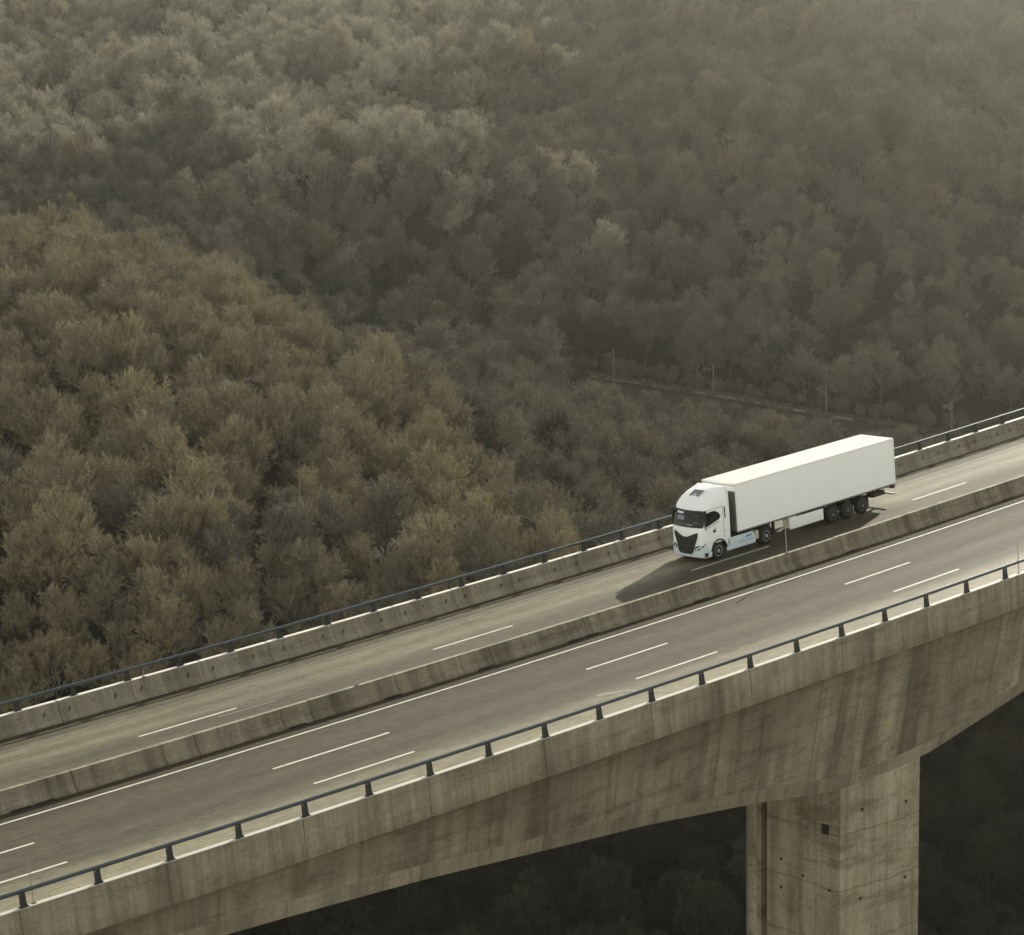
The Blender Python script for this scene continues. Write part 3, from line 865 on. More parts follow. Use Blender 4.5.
for sgn in (-1, 1):
    y0_ = WC + sgn * .66 - .6
    mb = MB(); mb.box(16.502, 16.53, y0_ if sgn < 0 else y0_ , y0_ + 1.2, 1.32, 3.9)
    TP(mb, 'rear_door', MT['trailer'], trailer)
mb = MB()
for y in (.75, 1.7): mb.box(3.6, 16.4, y, y + .1, .92, 1.235)
for q in np.arange(4.0, 16.3, 1.3): mb.box(q, q + .08, .06, 2.49, 1.12, 1.235)
for q in (10.89, 12.2, 13.51): mb.box(q - .06, q + .06, .3, 2.2, .45, .58); mb.box(q - .5, q + .1, .78, .9, .5, .95); mb.box(q - .5, q + .1, 1.66, 1.78, .5, .95)
TP(mb, 'trailer_chassis', MT['chassis'])
for y in (.03, 2.48):
    mb = MB(); mb.box(7.22, 10.06, y, y + .04, .42, 1.08); TP(mb, 'pallet_box', MT['trailer'], bevel=.01)
mb = MB(); mb.box(7.14, 7.21, .05, .5, .5, 1.1); TP(mb, 'box_end', plain('pale end', (.6, .6, .55)))
for y in (.42, 2.0):
    mb = MB(); mb.box(6.2, 6.34, y, y + .14, .42, 1.2); mb.box(6.12, 6.42, y - .06, y + .2, .36, .42); TP(mb, 'landing_leg', MT['chassis'])
for q in (10.89, 12.2, 13.51):
    for y in (.05, 2.14):
        mb = MB()
        for k in range(6):
            a0, a1 = math.radians(35 + 18.4 * k), math.radians(35 + 18.4 * (k + 1))
            mb.prism([(q + r * math.cos(a), .52 + r * math.sin(a)) for r, a in ((.555, a0), (.58, a0), (.58, a1), (.555, a1))], y, y + .36, 'y')
        TP(mb, 'mudguard', MT['black'])
mb = MB(); mb.box(14.05, 14.08, .08, .44, .35, 1.0); mb.box(14.05, 14.08, 2.1, 2.46, .35, 1.0); TP(mb, 'mud_flap', MT['black'])
mb = MB(); mb.box(16.32, 16.44, .05, 2.5, .56, .68); mb.box(15.9, 16.4, .8, .9, .6, 1.0); mb.box(15.9, 16.4, 1.65, 1.75, .6, 1.0); TP(mb, 'rear_underrun_bar', plain('pale steel bar', (.55, .55, .52), .4))
mb = MB(); mb.box(16.25, 16.46, .03, 2.52, .98, 1.16); TP(mb, 'rear_crossmember', MT['chassis'])
for y in (.1, 2.1):
    mb = MB(); mb.box(16.46, 16.5, y, y + .36, 1.0, 1.13); TP(mb, 'tail_light', MT['red'])
for x in (8, 10.2, 14.6, 15.8):
    mb = MB(); mb.box(x, x + .12, -.004, .02, 1.13, 1.175); TP(mb, 'side_marker', MT['amber'])
mb = MB(); mb.box(14.5, 15.6, .1, .6, .75, .98); TP(mb, 'tool_box', MT['chassis'])
mb = MB(); mb.box(2.80, 2.885, .03, 2.52, 1.28, 3.55); TP(mb, 'gap_shade', plain('dark headboard', (.09, .088, .08), .7), trailer)  # dark panel added to paint the shadow between cab and trailer
mb = MB(); mb.tube([(2.45, .9, 1.3), (2.7, .8, 1.15), (2.88, .9, 1.5)], .03, 6); mb.tube([(2.45, 1.2, 1.35), (2.7, 1.25, 1.1), (2.88, 1.3, 1.5)], .03, 6); TP(mb, 'coupling_hoses', MT['black'])
mb = MB(); mb.box(2.32, 2.5, .25, .45, 1.1, 2.9); mb.box(2.55, 2.88, 1.0, 1.6, 1.6, 2.3); TP(mb, 'air_stack', plain('stack', (.3, .3, .28)))
#@@TERRAIN@@
# ------------------------------------------------------------------ terrain
TH = 13.0     # usual tree height above ground, for canopy -> ground
def col_pts(u, items):
    """items: (v, Y, 'c' canopy | 'g' ground | z number)"""
    out = []
    for v, Y, k in items:
        if k == 'z': out.append((Y, v))
        else:
            p = unproj(u, v, Y)
            out.append((Y, p.z - (TH if k == 'c' else 0)))
    return sorted(out)
BASE = [(-97, -200, 'z'), (-96, 270, 'z')]
TOPZ = [(62, 1220, 'z'), (66, 1300, 'z'), (60, 1500, 'z'), (40, 1900, 'z')]
COLS = [
    (-350, BASE + [(930, 286, 'c'), (700, 322, 'c'), (500, 380, 'c'), (300, 440, 'c'), (205, 540, 'c'), (-38, 610, 'z'), (195, 695, 'c'), (140, 735, 'c'), (85, 840, 'c'), (-25, 1070, 'c')] + TOPZ),
    (0, BASE + [(930, 286, 'c'), (700, 322, 'c'), (600, 335, 'c'), (500, 366, 'c'), (400, 405, 'c'), (300, 440, 'c'), (222, 535, 'c'), (-46, 600, 'z'), (205, 695, 'c'), (150, 735, 'c'), (100, 820, 'c'), (-10, 1060, 'c')] + TOPZ),
    (170, BASE + [(930, 286, 'c'), (700, 322, 'c'), (600, 335, 'c'), (500, 368, 'c'), (400, 408, 'c'), (300, 445, 'c'), (238, 525, 'c'), (-52, 590, 'z'), (240, 690, 'c'), (165, 735, 'c'), (110, 820, 'c'), (-10, 1060, 'c')] + TOPZ),
    (300, BASE + [(935, 288, 'c'), (680, 328, 'c'), (510, 368, 'c'), (400, 410, 'c'), (290, 495, 'c'), (-60, 575, 'z'), (310, 660, 'c'), (270, 690, 'c'), (150, 785, 'c'), (-10, 1070, 'c')] + TOPZ),
    (390, BASE + [(935, 288, 'c'), (640, 334, 'c'), (520, 368, 'c'), (440, 405, 'c'), (368, 462, 'c'), (-64, 545, 'z'), (350, 610, 'c'), (325, 675, 'c'), (275, 690, 'c'), (160, 770, 'c'), (-10, 1060, 'c')] + TOPZ),
    (520, BASE + [(935, 290, 'c'), (620, 340, 'c'), (520, 385, 'c'), (450, 450, 'c'), (400, 530, 'c'), (368, 610, 'c'), (367, 657, 'g'), (365, 662, 'g'), (300, 685, 'c'), (165, 755, 'c'), (-10, 1050, 'c')] + TOPZ),
    (700, BASE + [(935, 292, 'c'), (600, 348, 'c'), (500, 430, 'c'), (450, 520, 'c'), (420, 600, 'c'), (396, 633, 'g'), (390, 644, 'g'), (310, 680, 'c'), (165, 752, 'c'), (-10, 1040, 'c')] + TOPZ),
    (860, BASE + [(930, 294, 'c'), (610, 350, 'c'), (520, 420, 'c'), (460, 520, 'c'), (436, 590, 'c'), (420, 618, 'g'), (415, 630, 'g'), (330, 668, 'c'), (170, 745, 'c'), (-10, 1030, 'c')] + TOPZ),
    (1024, BASE + [(930, 296, 'c'), (640, 346, 'c'), (540, 410, 'c'), (480, 500, 'c'), (450, 580, 'c'), (442, 602, 'g'), (438, 612, 'g'), (345, 658, 'c'), (175, 738, 'c'), (-10, 1020, 'c')] + TOPZ),
    (1400, BASE + [(930, 296, 'c'), (640, 348, 'c'), (560, 410, 'c'), (500, 500, 'c'), (470, 580, 'c'), (465, 600, 'g'), (350, 658, 'c'), (175, 738, 'c'), (-10, 1020, 'c')] + TOPZ),
]
CU_ = np.array([(c[0] - 512) / F_PX for c in COLS])
CP_ = [col_pts(*c) for c in COLS]
GX0, GX1, GY0, GY1, GD = -640, 640, -200, 1640, 8
gx = np.arange(GX0, GX1 + 1, GD); gy = np.arange(GY0, GY1 + 1, GD)
prof = np.array([np.interp(gy, [q[0] for q in c], [q[1] for q in c]) for c in CP_])   # columns x gy
Z = np.zeros((len(gx), len(gy)))
for j, Y in enumerate(gy):
    a = gx / max(Y, 150.0)
    Z[:, j] = np.interp(a, CU_, prof[:, j])
def blur(A, n):
    for _ in range(n):
        A = np.pad(A, 1, mode='edge')
        A = (A[:-2, 1:-1] + A[2:, 1:-1] + A[1:-1, :-2] + A[1:-1, 2:] + 4 * A[1:-1, 1:-1]) / 8
    return A
Z = blur(Z, 5)
def vnoise(x, y, sc, seed):
    R = np.random.RandomState(seed).rand(64, 64)
    x = np.asarray(x) / sc + 100; y = np.asarray(y) / sc + 100
    xi, yi = np.floor(x).astype(int), np.floor(y).astype(int)
    fx, fy = x - xi, y - yi
    fx = fx * fx * (3 - 2 * fx); fy = fy * fy * (3 - 2 * fy)
    g = lambda a, b: R[a % 64, b % 64]
    return (g(xi, yi) * (1 - fx) + g(xi + 1, yi) * fx) * (1 - fy) + (g(xi, yi + 1) * (1 - fx) + g(xi + 1, yi + 1) * fx) * fy - .5
GXX, GYY = np.meshgrid(gx, gy, indexing='ij')
hillamt = np.clip((GYY - 680) / 60, 0, 1)
spuramt = np.clip((560 - GYY) / 80, 0, 1) * np.clip((GYY - 250) / 80, 0, 1)
# diagonal gullies on the far hillside, gentler folds on the spur
Z += hillamt * (vnoise(GXX * .8 + GYY * .6, GYY * .8 - GXX * .6, 55, 3) * 22 + vnoise(GXX, GYY, 27, 5) * 9)
Z += spuramt * (vnoise(GXX * .7 + GYY * .7, GYY * .7 - GXX * .7, 42, 8) * 9 + vnoise(GXX, GYY, 20, 9) * 4)
# the railway bench in the valley
RW = [unproj(u, v, Y) for u, v, Y in ((330, 331, 700), (431, 347, 685), (525, 363, 664), (613, 379, 650), (713, 394, 640), (840, 417, 626), (952, 434, 616), (1060, 452, 606), (1250, 478, 592))]
ra = np.array([(p.x, p.y, p.z) for p in RW])
def rail_near(x, y):
    """distance to the railway line and its level"""
    best = np.full(np.shape(x), 1e9); lev = np.zeros(np.shape(x)); sgn = np.zeros(np.shape(x))
    for a, b in zip(ra, ra[1:]):
        d = b[:2] - a[:2]; L = (d ** 2).sum()
        t = np.clip(((x - a[0]) * d[0] + (y - a[1]) * d[1]) / L, 0, 1)
        px, py = a[0] + d[0] * t, a[1] + d[1] * t
        q = np.hypot(x - px, y - py)
        m_ = q < best
        best = np.where(m_, q, best); lev = np.where(m_, a[2] + (b[2] - a[2]) * t, lev)
    return best, lev
Dr, Lr = rail_near(GXX, GYY)
wgt = np.clip((22 - Dr) / 14, 0, 1)
Z = Z * (1 - wgt) + (Lr - .35) * wgt
def zat(x, y):
    i = (np.asarray(x) - GX0) / GD; j = (np.asarray(y) - GY0) / GD
    i = np.clip(i, 0, len(gx) - 1.001); j = np.clip(j, 0, len(gy) - 1.001)
    a, b = np.floor(i).astype(int), np.floor(j).astype(int); fi, fj = i - a, j - b
    return (Z[a, b] * (1 - fi) + Z[a + 1, b] * fi) * (1 - fj) + (Z[a, b + 1] * (1 - fi) + Z[a + 1, b + 1] * fi) * fj
n = NB('forest floor')
ob = n.uv(src='Object')
f1 = n.noise(n.uv((.05, .05, .05), src='Object'), 1, 6, .65); f2 = n.noise(n.uv((.9, .9, .9), src='Object'), 1, 5, .7)
c = n.mix(n.ramp(f1, [(.35, 0.0), (.65, 1.0)]), (.022, .020, .014), (.042, .036, .024))
c = n.mix(1.0, c, n.math('MULTIPLY_ADD', f2, .8, .6), 'MULTIPLY')
n.col(c, .95, .1); n.bump(f2, .6, .4)
MT['floor'] = n.mat
nx_, ny_ = len(gx), len(gy)
me = bpy.data.meshes.new('terrain')
vv = np.stack([GXX, GYY, Z], -1).reshape(-1, 3)
idx = np.arange(nx_ * ny_).reshape(nx_, ny_)
ff = np.stack([idx[:-1, :-1], idx[1:, :-1], idx[1:, 1:], idx[:-1, 1:]], -1).reshape(-1, 4)
me.from_pydata(vv.tolist(), [], ff.tolist()); me.materials.append(MT['floor']); me.shade_smooth()
terrain = bpy.data.objects.new('terrain', me); COL.objects.link(terrain)
tag(terrain, 'brown leaf-littered slopes of the wooded valley', None, None, 'structure')

# railway: ballast strip, pale coping wall, masts
MT['ballast'] = plain('ballast', (.06, .055, .042), .95, .1, var=.4, sc=2)
MT['coping'] = plain('pale coping stone', (.23, .22, .18), .9, .2, var=.8, sc=.35)
mb = MB()
side = []
for k, p in enumerate(RW):
    d = (RW[min(k + 1, len(RW) - 1)] - RW[max(k - 1, 0)]); d.z = 0; d.normalize()
    side.append(Vector((-d.y, d.x, 0)))     # towards +y
for k in range(len(RW) - 1):
    a, b = RW[k], RW[k + 1]; na, nb_ = side[k], side[k + 1]
    mb.quad([a - na * .3 + Vector((0, 0, .05)), b - nb_ * .3 + Vector((0, 0, .05)), b + nb_ * 6 + Vector((0, 0, .05)), a + na * 6 + Vector((0, 0, .05))])
tag(mb.build('railway', MT['ballast']), 'railway bed running along the valley floor', None, None, 'structure')
mb = MB()
for k in range(2, 6):
    a, b = RW[k], RW[k + 1]; na, nb_ = side[k], side[k + 1]
    t0 = .0 if k != 2 else .8
    a = a.lerp(b, t0)
    up = Vector((0, 0, 1))
    if k == 5: b = a.lerp(b, .12)
    P0 = [a - na * .9 - up * 1.6, a - na * .4 - up * 1.6, a - na * .4 + up * .1, a - na * .9 + up * .1]
    P1 = [b - nb_ * .9 - up * 1.6, b - nb_ * .4 - up * 1.6, b - nb_ * .4 + up * .1, b - nb_ * .9 + up * .1]
    for j in range(4):
        j2 = (j + 1) % 4
        mb.quad([P0[j], P1[j], P1[j2], P0[j2]])
    mb.quad(P0); mb.quad(list(reversed(P1)))
tag(mb.build('retaining_wall', MT['coping']), 'long low pale wall edging the railway in the valley beyond the trees', 'wall')
mast0 = None
for k, (u, v, Y, h, lab) in enumerate([(372, 335, 694, 11, 'faint mast poking above the shoulder of the ochre hill, leftmost'), (431, 347, 685, 8.6, 'pale railway mast standing left of centre above grey valley trees'),
        (525, 362, 664, 8.2, 'short pale railway mast between the two clearer ones and the ochre hill'), (613, 379, 650, 8.2, 'pale railway mast with side arm at the left end of the pale wall'),
        (713, 394, 640, 8.0, 'pale railway mast with side arm behind the middle of the pale wall'), (826, 414, 628, 8.2, 'slim railway mast beyond the right end of the wall, above the trailer roof'),
        (952, 430, 617, 7.6, 'faint slim railway mast in dark woods right of the trailer')]):
    p = unproj(u, v, Y) + Vector((.3, 2.2, -.2))
    root = tag(empty('railway_mast', Matrix.Translation(p)), lab, 'mast', 'masts along the railway')
    if mast0 is None:
        pm = plain('pale mast steel', (.20, .195, .17), .6, .4)
        mb = MB(); mb.box(-.12, .12, -.12, .12, 0, 8.4); mb.box(-.3, .3, -.3, .3, -.6, .3); P_ = mb.build('post', pm, root)
        mb = MB(); mb.tube([(0, 0, 7.3), (-2.6, .2, 7.0)], .07, 5); mb.tube([(0, 0, 5.9), (-2.6, .2, 7.0)], .05, 5); mb.tube([(-2.5, .2, 7.1), (-2.5, .2, 6.2)], .05, 5); A_ = mb.build('bracket', pm, root)
        mb = MB()
        for z in (6.55, 6.75, 6.95): mb.cyl((-1.2, z), 'y', .12, .12, .05, .2, 8)
        I_ = mb.build('insulator', pm, A_)
        mast0 = (P_, A_, I_)
    else:
        q = [o.copy() for o in mast0]
        for o in q: COL.objects.link(o)
        q[0].parent = root; q[1].parent = root; q[2].parent = q[1]
    root.scale = (1, 1, h / 8.4)

# ------------------------------------------------------------------ bare trees
def rot_about(v, axis, ang):
    return Matrix.Rotation(ang, 3, axis) @ v
def perp(v):
    a = v.cross(Vector((rng.gauss(0, 1), rng.gauss(0, 1), rng.gauss(0, 1))))
    return a.normalized()
def make_tree(seed, H, R, style):
    """returns trunk (MB) and crown (MB): limbs as tapered tubes, twigs as thin slivers"""
    rng.seed(seed)
    T, C = MB(), MB()
    zc = H * style['base']                       # where the crown starts
    def env(p):                                   # inside a domed envelope? value < 1 inside
        q = (p.z - H * style['mid'])
        vz = q / (H * (1 - style['mid'])) if q > 0 else q / (H * style['mid'] * .92)
        return (math.hypot(p.x, p.y) / R) ** 2 + vz ** 2
    def limb(mb, p, d, L, r, n, sides, droop=0.0, wob=.12):
        pts, rs = [p.copy()], [r]
        for k in range(n):
            d = (d + Vector((rng.gauss(0, wob), rng.gauss(0, wob), rng.gauss(0, wob) + droop))).normalized()
            p = p + d * (L / n)
            pts.append(p.copy()); rs.append(r * (1 - .62 * (k + 1) / n))
        mb.tube(pts, rs, sides, cap=False)
        return pts, rs, d
    def sliver(p, q, w0):
        d = q - p
        s_ = perp(d) * w0
        C.v += [tuple(p - s_), tuple(p + s_), tuple(q)]
        i = len(C.v) - 3
        C.f.append((i, i + 1, i + 2)); C.m.append(0); C.uv.append(None)
    lean = Vector((rng.gauss(0, .05), rng.gauss(0, .05), 1)).normalized()
    tp, tr, _ = limb(T, Vector((0, 0, -1.5)), lean, H * style['trunk'] + 1.5, style['r'], 6, 6, wob=.05)
    nb1 = style['n1']
    tips = []
    for i in range(nb1):
        f = .45 + .55 * (i + rng.random()) / nb1
        k = min(int(f * 6), 5); ft = f * 6 - k
        p = tp[k].lerp(tp[k + 1], min(1, max(0, ft)))
        az = i * 2.4 + rng.uniform(-.5, .5)
        el = math.radians(style['el0'] + (style['el1'] - style['el0']) * f + rng.uniform(-10, 10))
        d = Vector((math.cos(az) * math.cos(el), math.sin(az) * math.cos(el), math.sin(el)))
        L = style['l1'] * R * rng.uniform(.75, 1.1)
        if f > .9: d = (d + Vector((0, 0, 1.2))).normalized()
        pts, rs, dd = limb(T, p, d, L, style['r'] * .42, 4, 4, .06)
        for j in range(style['n2']):
            g = .3 + .7 * (j + rng.random()) / style['n2']
            k2 = min(int(g * 4), 3); p2 = pts[k2].lerp(pts[k2 + 1], g * 4 - k2)
            d2 = (pts[k2 + 1] - pts[k2]).normalized()
            d2 = rot_about(d2, perp(d2), rng.uniform(.35, .9)); d2.z += .22; d2.normalize()
            L2 = R * rng.uniform(.38, .62)
            pts2, rs2, _ = limb(T, p2, d2, L2, style['r'] * .17, 3, 3, .06, .16)
            for q in range(style['n3']):
                g3 = .2 + .8 * (q + rng.random()) / style['n3']
                k3 = min(int(g3 * 3), 2); p3 = pts2[k3].lerp(pts2[k3 + 1], g3 * 3 - k3)
                d3 = (pts2[k3 + 1] - pts2[k3]).normalized()
                d3 = rot_about(d3, perp(d3), rng.uniform(.3, .95)); d3.z += .28; d3.normalize()
                L3 = R * rng.uniform(.2, .36)
                e3 = p3 + d3 * L3
                if env(p3) > 1.08: continue
                if env(e3) > 1.05: L3 *= .5; e3 = p3 + d3 * L3
                sliver(p3, e3, .04)
                for x in range(style['n4']):
                    g4 = .15 + .85 * rng.random()
                    p4 = p3.lerp(e3, g4)
                    d4 = rot_about(d3, perp(d3), rng.uniform(.25, 1.0)); d4.z += .3; d4.normalize()
                    L4 = rng.uniform(.55, 1.25) * style['tw']
                    if env(p4) > 1.1: continue
                    e4 = p4 + d4 * L4
                    sliver(p4, e4, style['w4'])
                    for y in range(style['n5']):
                        p5 = p4.lerp(e4, rng.uniform(.2, .95))
                        d5 = rot_about(d4, perp(d4), rng.uniform(.3, .9)); d5.z += .25; d5.normalize()
                        sliver(p5, p5 + d5 * rng.uniform(.3, .7) * style['tw'], style['w4'] * .75)
    return T, C

def twig_mat(name, stops, rough=.8):
    n = NB(name)
    oi = n.new('ShaderNodeObjectInfo')
    c = n.ramp(oi.outputs['Random'], stops)
    f = n.noise(n.uv((.35, .35, .35), src='Object'), 1, 3)
    c = n.mix(1.0, c, n.math('MULTIPLY_ADD', f, .8, .6), 'MULTIPLY')
    n.col(c, rough, .25)
    return n.mat
MT['ochre_twig'] = twig_mat('ochre twigs', [(0, (.255, .218, .138)), (.3, (.21, .188, .128)), (.6, (.28, .236, .146)), (.85, (.17, .157, .112)), (1, (.235, .203, .138))])
MT['grey_twig'] = twig_mat('grey twigs', [(0, (.13, .125, .095)), (.35, (.165, .155, .118)), (.6, (.115, .112, .088)), (.9, (.175, .165, .125)), (1, (.20, .175, .12))])
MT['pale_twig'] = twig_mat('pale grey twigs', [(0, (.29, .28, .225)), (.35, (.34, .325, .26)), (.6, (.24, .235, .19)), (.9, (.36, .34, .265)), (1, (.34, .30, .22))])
MT['dark_twig'] = twig_mat('twigs darkened as shade', [(0, (.030, .030, .021)), (.5, (.045, .042, .030)), (1, (.026, .028, .02))])  # twig colour darkened to paint shade under the bridge and in the valley
MT['bark'] = twig_mat('bark', [(0, (.10, .09, .068)), (.5, (.15, .135, .10)), (1, (.08, .07, .052))])
STY = dict(base=.3, mid=.50, trunk=.5, r=.28, n1=11, n2=9, n3=8, n4=6, n5=3, el0=18, el1=62, l1=.80, tw=.62, w4=.034)
protos = []     # (trunk mesh, crown mesh, kind, H)
specs = [('ochre', 1, 14.5, 6.2, {}), ('ochre', 2, 13.0, 5.4, dict(n1=8, el0=25, el1=66)), ('ochre', 3, 15.5, 5.6, dict(n1=9, trunk=.55, el0=22)),
         ('grey', 4, 14.0, 5.8, {}), ('grey', 5, 16.0, 5.2, dict(trunk=.6, el0=30, el1=70)), ('grey', 6, 12.5, 5.0, dict(n1=8)), ('grey', 7, 15.0, 6.4, dict(el0=14, el1=58)),
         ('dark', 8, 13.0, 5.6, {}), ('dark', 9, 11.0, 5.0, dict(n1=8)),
         ('pale', 10, 14.5, 6.0, {}), ('pale', 11, 13.0, 6.2, dict(n1=9)), ('pale', 12, 16.0, 5.4, dict(trunk=.6, el0=28, el1=70))]
for kind, seed, H, R, ch in specs:
    st = dict(STY); st.update(ch)
    if kind in ('grey', 'pale'): st['w4'] = .042
    T, C = make_tree(seed, H, R, st)
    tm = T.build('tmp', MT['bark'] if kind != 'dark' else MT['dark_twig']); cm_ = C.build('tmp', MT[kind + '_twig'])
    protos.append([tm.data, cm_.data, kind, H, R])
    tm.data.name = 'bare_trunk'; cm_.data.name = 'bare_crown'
    bpy.data.objects.remove(tm); bpy.data.objects.remove(cm_)
rng.seed(99)
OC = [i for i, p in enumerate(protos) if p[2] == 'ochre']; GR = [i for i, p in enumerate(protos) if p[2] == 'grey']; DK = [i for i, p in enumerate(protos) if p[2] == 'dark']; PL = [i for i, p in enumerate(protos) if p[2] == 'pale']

# where trees stand
cand = []
SP = 8.4
yy = 236.0
while yy < 1290:
    sp = SP * .74 if yy < 345 else (SP if yy < 645 else (SP * .9 if yy < 745 else SP * 1.14))
    amax = .30 if yy > 300 else .34
    xx = -amax * yy
    while xx < amax * yy:
        x, y = xx + rng.uniform(-.42, .42) * sp, yy + rng.uniform(-.42, .42) * sp
        cand.append((x, y)); xx += sp
    yy += sp * .92
cand = np.array(cand)
cz = zat(cand[:, 0], cand[:, 1])
dr, _ = rail_near(cand[:, 0], cand[:, 1])
# side of the railway: trees stay off the bed and keep low just in front of it
inbed = dr < 6.5
def img_line_far(u):   # far parapet in the picture, to know what can be seen above it
    return np.interp(u, [0, 236, 515, 637, 908, 1021], [700, 640, 562, 528, 443, 405])
keep = []
for (x, y), z, d, ib in zip(cand, cz, dr, inbed):
    if ib: continue
    ly = 640
    sc = rng.uniform(.86, 1.3)
    infront = False
    if d < 60:
        # in front (towards the camera) of the line?
        u, v = toimg(Vector((x, y, z)))
        yl = float(np.interp(u, [330, 431, 525, 613, 713, 840, 952, 1060], [700, 685, 664, 650, 640, 626, 616, 606]))
        infront = y < yl
        if infront and u > 575:
            # tree top must stay under the sight line to the wall
            p = unproj(u, float(np.interp(u, [525, 613, 713, 840, 952], [366, 384, 399, 422, 440])), yl)
            los = CAM_H + (p.z - CAM_H) * y / yl
            hmax = los - z
            if hmax < 3.5: continue
            sc = min(sc, hmax / 15.5)
    elif 560 < y < 650:
        u, v = toimg(Vector((x, y, z)))
        if 575 < u < 960:
            yl = float(np.interp(u, [613, 713, 840, 952], [650, 640, 626, 616]))
            p = unproj(u, float(np.interp(u, [613, 713, 840, 952], [384, 399, 422, 440])), yl)
            hmax = CAM_H + (p.z - CAM_H) * y / yl - z
            if y < yl:
                if hmax < 3.5: continue
                sc = min(sc, hmax / 15.5)
    u, v = toimg(Vector((x, y, z + 9)))
    # ochre trees on the left hill, thinning down its right flank
    och = 0.0
    if y < 545:
        edge = float(np.interp(y, [300, 400, 470, 545], [700, 470, 405, 330]))
        och = 1 / (1 + math.exp((u - edge) / 35))
        if vnoise(x, y, 28, 12) > .25: och *= .5
        if v > 720: och = .1
    kind = OC if rng.random() < och else GR
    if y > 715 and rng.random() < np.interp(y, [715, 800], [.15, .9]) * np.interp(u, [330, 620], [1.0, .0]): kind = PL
    if y > 690 and rng.random() < .01: kind = OC
    if y < 356 and v > float(img_line_far(min(max(u, 0), 1023))) + 25: kind = DK  # painted shade: darkest twigs below the bridge line
    if 400 < y < 745 and u > 260 and kind is GR and rng.random() < .38: kind = DK  # painted shade mixed into the valley trees
    if y < 345: sc *= .8
    sc *= 1.0 if y < 655 else rng.uniform(.95, 1.15 if y < 745 else 1.5)
    if 150 < u < 280 and 20 < v < 75 and y > 700: pass
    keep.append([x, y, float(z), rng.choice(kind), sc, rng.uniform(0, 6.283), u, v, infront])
# low scrub on the bank behind and in front of the railway
for a_, b_, sa_, sb_ in [(RW[k], RW[k + 1], side[k], side[k + 1]) for k in range(2, len(RW) - 1)]:
    for q in range(int((b_ - a_).length / 1.5)):
        f_ = rng.random(); pp = a_.lerp(b_, f_); nn = sa_.lerp(sb_, f_)
        for o_, s_ in ((rng.uniform(3.2, 9.5), rng.uniform(.22, .42)), (rng.uniform(-6, -2.2), rng.uniform(.13, .21))):
            q_ = pp + nn * o_
            uu, vv_ = toimg(q_)
            keep.append([q_.x, q_.y, float(zat(q_.x, q_.y)) - .5, rng.choice(GR), s_, rng.uniform(0, 6.28), uu, vv_, True])
# occlusion by ground: walk from the camera
def seen(k):
    x, y, z, pr, sc, a, u, v, fr_ = k
    top = z + 11 * sc
    if not (-15 < u < 1040 and -30 < v < 960): return False
    par = float(img_line_far(u))
    girder_bot = float(np.interp(u, [219, 425, 544, 646, 755, 838, 919, 1024], [935, 877, 850, 822, 802, 788, 752, 688]))
    if par + 12 < v < girder_bot - 8: return False
    if v > girder_bot - 8 and 750 < u < 920: return False
    ts = np.linspace(.3, .97, 60)
    ray = CAM_H + (top - CAM_H) * ts
    g = zat(x * ts, y * ts) + 10.5
    g = np.where(y * ts < 240, -1e3, g)
    g = np.where(y * (1 - ts) < 14, -1e3, g)
    return bool(np.all(ray > g))
vis = [k for k in keep if seen(k)]
vis.sort(key=lambda k: k[1])
NEAR_N = 296
indiv = vis[:NEAR_N]
for pi_ in range(len(protos)):
    if not any(k[3] == pi_ for k in indiv):
        q_ = [k for k in vis if k[3] == pi_]
        if q_: indiv.append(q_[0])
ids = set(id(k) for k in indiv)
rest = [k for k in keep if id(k) not in ids]
print('TREES', len(keep), 'visible', len(vis), 'cut at Y', indiv[-1][1] if indiv else None)

def zone(u, v):
    if v > 700:
        if u < 330: return 'under the girder, bottom left of centre'
        if u < 430: return 'under the girder, left of bottom centre'
        if u < 540: return 'under the girder at bottom centre'
        if u < 650: return 'under the girder, right of bottom centre'
        if u < 760: return 'under the girder just left of the pier'
        if u < 970: return 'in the dark just right of the pier'
        return 'in the dark at the bottom right corner'
    cols = [(50, 'at the left edge'), (110, 'near the left edge'), (165, 'on the left hill'), (220, 'mid left hill'), (275, 'on the left hill centre'), (330, 'right of the hill centre'), (385, 'on the hill right shoulder'), (440, 'left of picture centre'), (500, 'at picture centre'), (560, 'right of picture centre'), (620, 'left of the lorry'), (690, 'above the lorry cab'), (780, 'above the trailer front'), (890, 'above the trailer rear'), (2000, 'right of the trailer')]
    cc = next(t for q, t in cols if u < q)
    f = float(img_line_far(u)) - v
    rr = next(t for q, t in ((35, 'touching the guard rail'), (70, 'just over the guard rail'), (110, 'on the lowest slope'), (155, 'on the lower slope'), (205, 'below half height'), (260, 'at half height'), (320, 'on the upper slope'), (390, 'below the crest'), (2000, 'on the crest')) if f < q)
    return cc + ', ' + rr
SHAPE = {0: 'broad', 1: 'upright', 2: 'slender', 3: 'round', 4: 'narrow', 5: 'low', 6: 'spreading', 7: 'shrubby', 8: 'squat', 9: 'full', 10: 'wide', 11: 'lofty'}
LAB = {}
for k in indiv:
    size = 'tall' if k[4] > 1.15 else ('small' if k[4] < .98 else 'medium')
    LAB.setdefault('%s %s %s bare tree %s' % (size, SHAPE[k[3]], protos[k[3]][2], zone(k[6], k[7])), []).append(k)
lab_of = {}
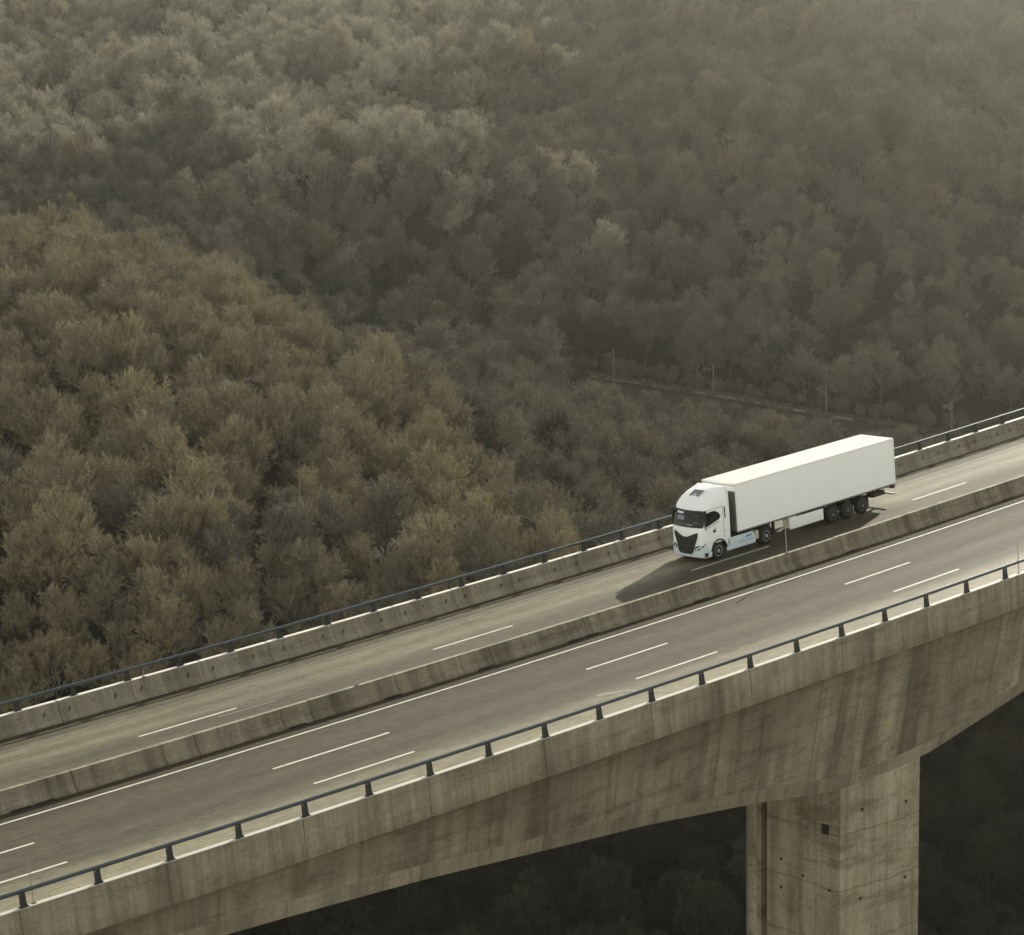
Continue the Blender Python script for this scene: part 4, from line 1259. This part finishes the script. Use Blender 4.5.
for L_, ks in LAB.items():
    if len(ks) > 4:
        ks.sort(key=lambda k: k[7]); h_ = (len(ks) + 1) // 2
        for nm_, part in (('upper', ks[:h_]), ('lower', ks[h_:])):
            part.sort(key=lambda k: k[6])
            for i_, k in enumerate(part):
                lab_of[id(k)] = '%s, %s %s' % (L_.replace('bottom ', 'bottom '), nm_, ['leftmost', 'second', 'third', 'rightmost', 'far'][min(i_, 4)] if len(part) > 1 else 'one')
        continue
    ks.sort(key=lambda k: k[6])
    qs = {1: [''], 2: ['left-hand ', 'right-hand '], 3: ['leftmost ', 'middle ', 'rightmost '], 4: ['leftmost ', 'second leftmost ', 'second rightmost ', 'rightmost ']}.get(len(ks), [''] * len(ks))
    for k, q in zip(ks, qs): lab_of[id(k)] = q + L_
base_parts = {}
for k in indiv:
    x, y, z, pi, sc, a, u, v, _f = k
    tm, cmsh, kind, H, R = protos[pi]
    root = bpy.data.objects.new('bare_tree', None); COL.objects.link(root)
    root.empty_display_size = 1
    root.location = (x, y, z); root.rotation_euler = (0, 0, a); root.scale = (sc * rng.uniform(.92, 1.1), sc * rng.uniform(.92, 1.1), sc)
    tag(root, lab_of[id(k)], 'tree', 'bare trees of the valley woods')
    for nm, dt in (('trunk', tm), ('crown', cmsh)):
        o = bpy.data.objects.new(nm, dt); COL.objects.link(o); o.parent = root
        if pi not in base_parts: base_parts[pi] = {}
        base_parts[pi].setdefault(nm, o)

# the remaining woodland: one object, points carrying instances of the same trees
me = bpy.data.meshes.new('woodland_points')
me.from_pydata([(k[0], k[1], k[2]) for k in rest], [], [])
def attr(name, typ, data, prop):
    at = me.attributes.new(name, typ, 'POINT'); at.data.foreach_set(prop, data)
used = sorted(set(k[3] for k in rest))
attr('pick', 'INT', [used.index(k[3]) for k in rest], 'value')
attr('turn', 'FLOAT_VECTOR', [q for k in rest for q in (0.0, 0.0, k[5])], 'vector')
attr('size', 'FLOAT_VECTOR', [q for k in rest for q in (k[4] * rng.uniform(.92, 1.1), k[4] * rng.uniform(.92, 1.1), k[4])], 'vector')
wood = bpy.data.objects.new('distant_woodland', me); COL.objects.link(wood)
tag(wood, 'hazy mass of grey bare winter trees covering the far hillside', None, None, 'stuff')
ng = bpy.data.node_groups.new('woodland', 'GeometryNodeTree')
ng.interface.new_socket('Geometry', in_out='INPUT', socket_type='NodeSocketGeometry')
ng.interface.new_socket('Geometry', in_out='OUTPUT', socket_type='NodeSocketGeometry')
gi = ng.nodes.new('NodeGroupInput'); go = ng.nodes.new('NodeGroupOutput')
iop = ng.nodes.new('GeometryNodeInstanceOnPoints'); iop.inputs['Pick Instance'].default_value = True
g2i_all = ng.nodes.new('GeometryNodeJoinGeometry')
for pi in reversed(used):
    jn = ng.nodes.new('GeometryNodeJoinGeometry')
    for nm in ('trunk', 'crown'):
        oi = ng.nodes.new('GeometryNodeObjectInfo'); oi.transform_space = 'ORIGINAL'
        src = base_parts.get(pi, {}).get(nm)
        oi.inputs['Object'].default_value = src
        oi.inputs['As Instance'].default_value = False
        ng.links.new(oi.outputs['Geometry'], jn.inputs[0])
    gg = ng.nodes.new('GeometryNodeGeometryToInstance')
    ng.links.new(jn.outputs[0], gg.inputs[0])
    ng.links.new(gg.outputs[0], g2i_all.inputs[0])
def named(nm, typ):
    x = ng.nodes.new('GeometryNodeInputNamedAttribute'); x.data_type = typ; x.inputs['Name'].default_value = nm
    return x.outputs['Attribute']
ng.links.new(gi.outputs[0], iop.inputs['Points'])
ng.links.new(g2i_all.outputs[0], iop.inputs['Instance'])
ng.links.new(named('pick', 'INT'), iop.inputs['Instance Index'])
e2r = ng.nodes.new('FunctionNodeEulerToRotation')
ng.links.new(named('turn', 'FLOAT_VECTOR'), e2r.inputs[0])
ng.links.new(e2r.outputs[0], iop.inputs['Rotation'])
ng.links.new(named('size', 'FLOAT_VECTOR'), iop.inputs['Scale'])
ng.links.new(iop.outputs[0], go.inputs[0])
md = wood.modifiers.new('woodland', 'NODES'); md.node_group = ng

# ------------------------------------------------------------------ haze
hz = NB('haze air')
hz.n.remove(hz.b)
pv = hz.new('ShaderNodeVolumePrincipled')
pv.inputs['Color'].default_value = (.86, .86, .74, 1)
pv.inputs['Density'].default_value = HAZE_DENSITY
pv.inputs['Anisotropy'].default_value = .82
hz.lk(pv.outputs[0], hz.n['Material Output'].inputs['Volume'])
mb = MB(); mb.box(GX0 - 5, GX1 + 5, GY0 - 5, GY1 + 5, -125, 135)
haze = mb.build('haze', hz.mat)
tag(haze, 'thin warm haze filling the valley air', None, None, 'stuff')
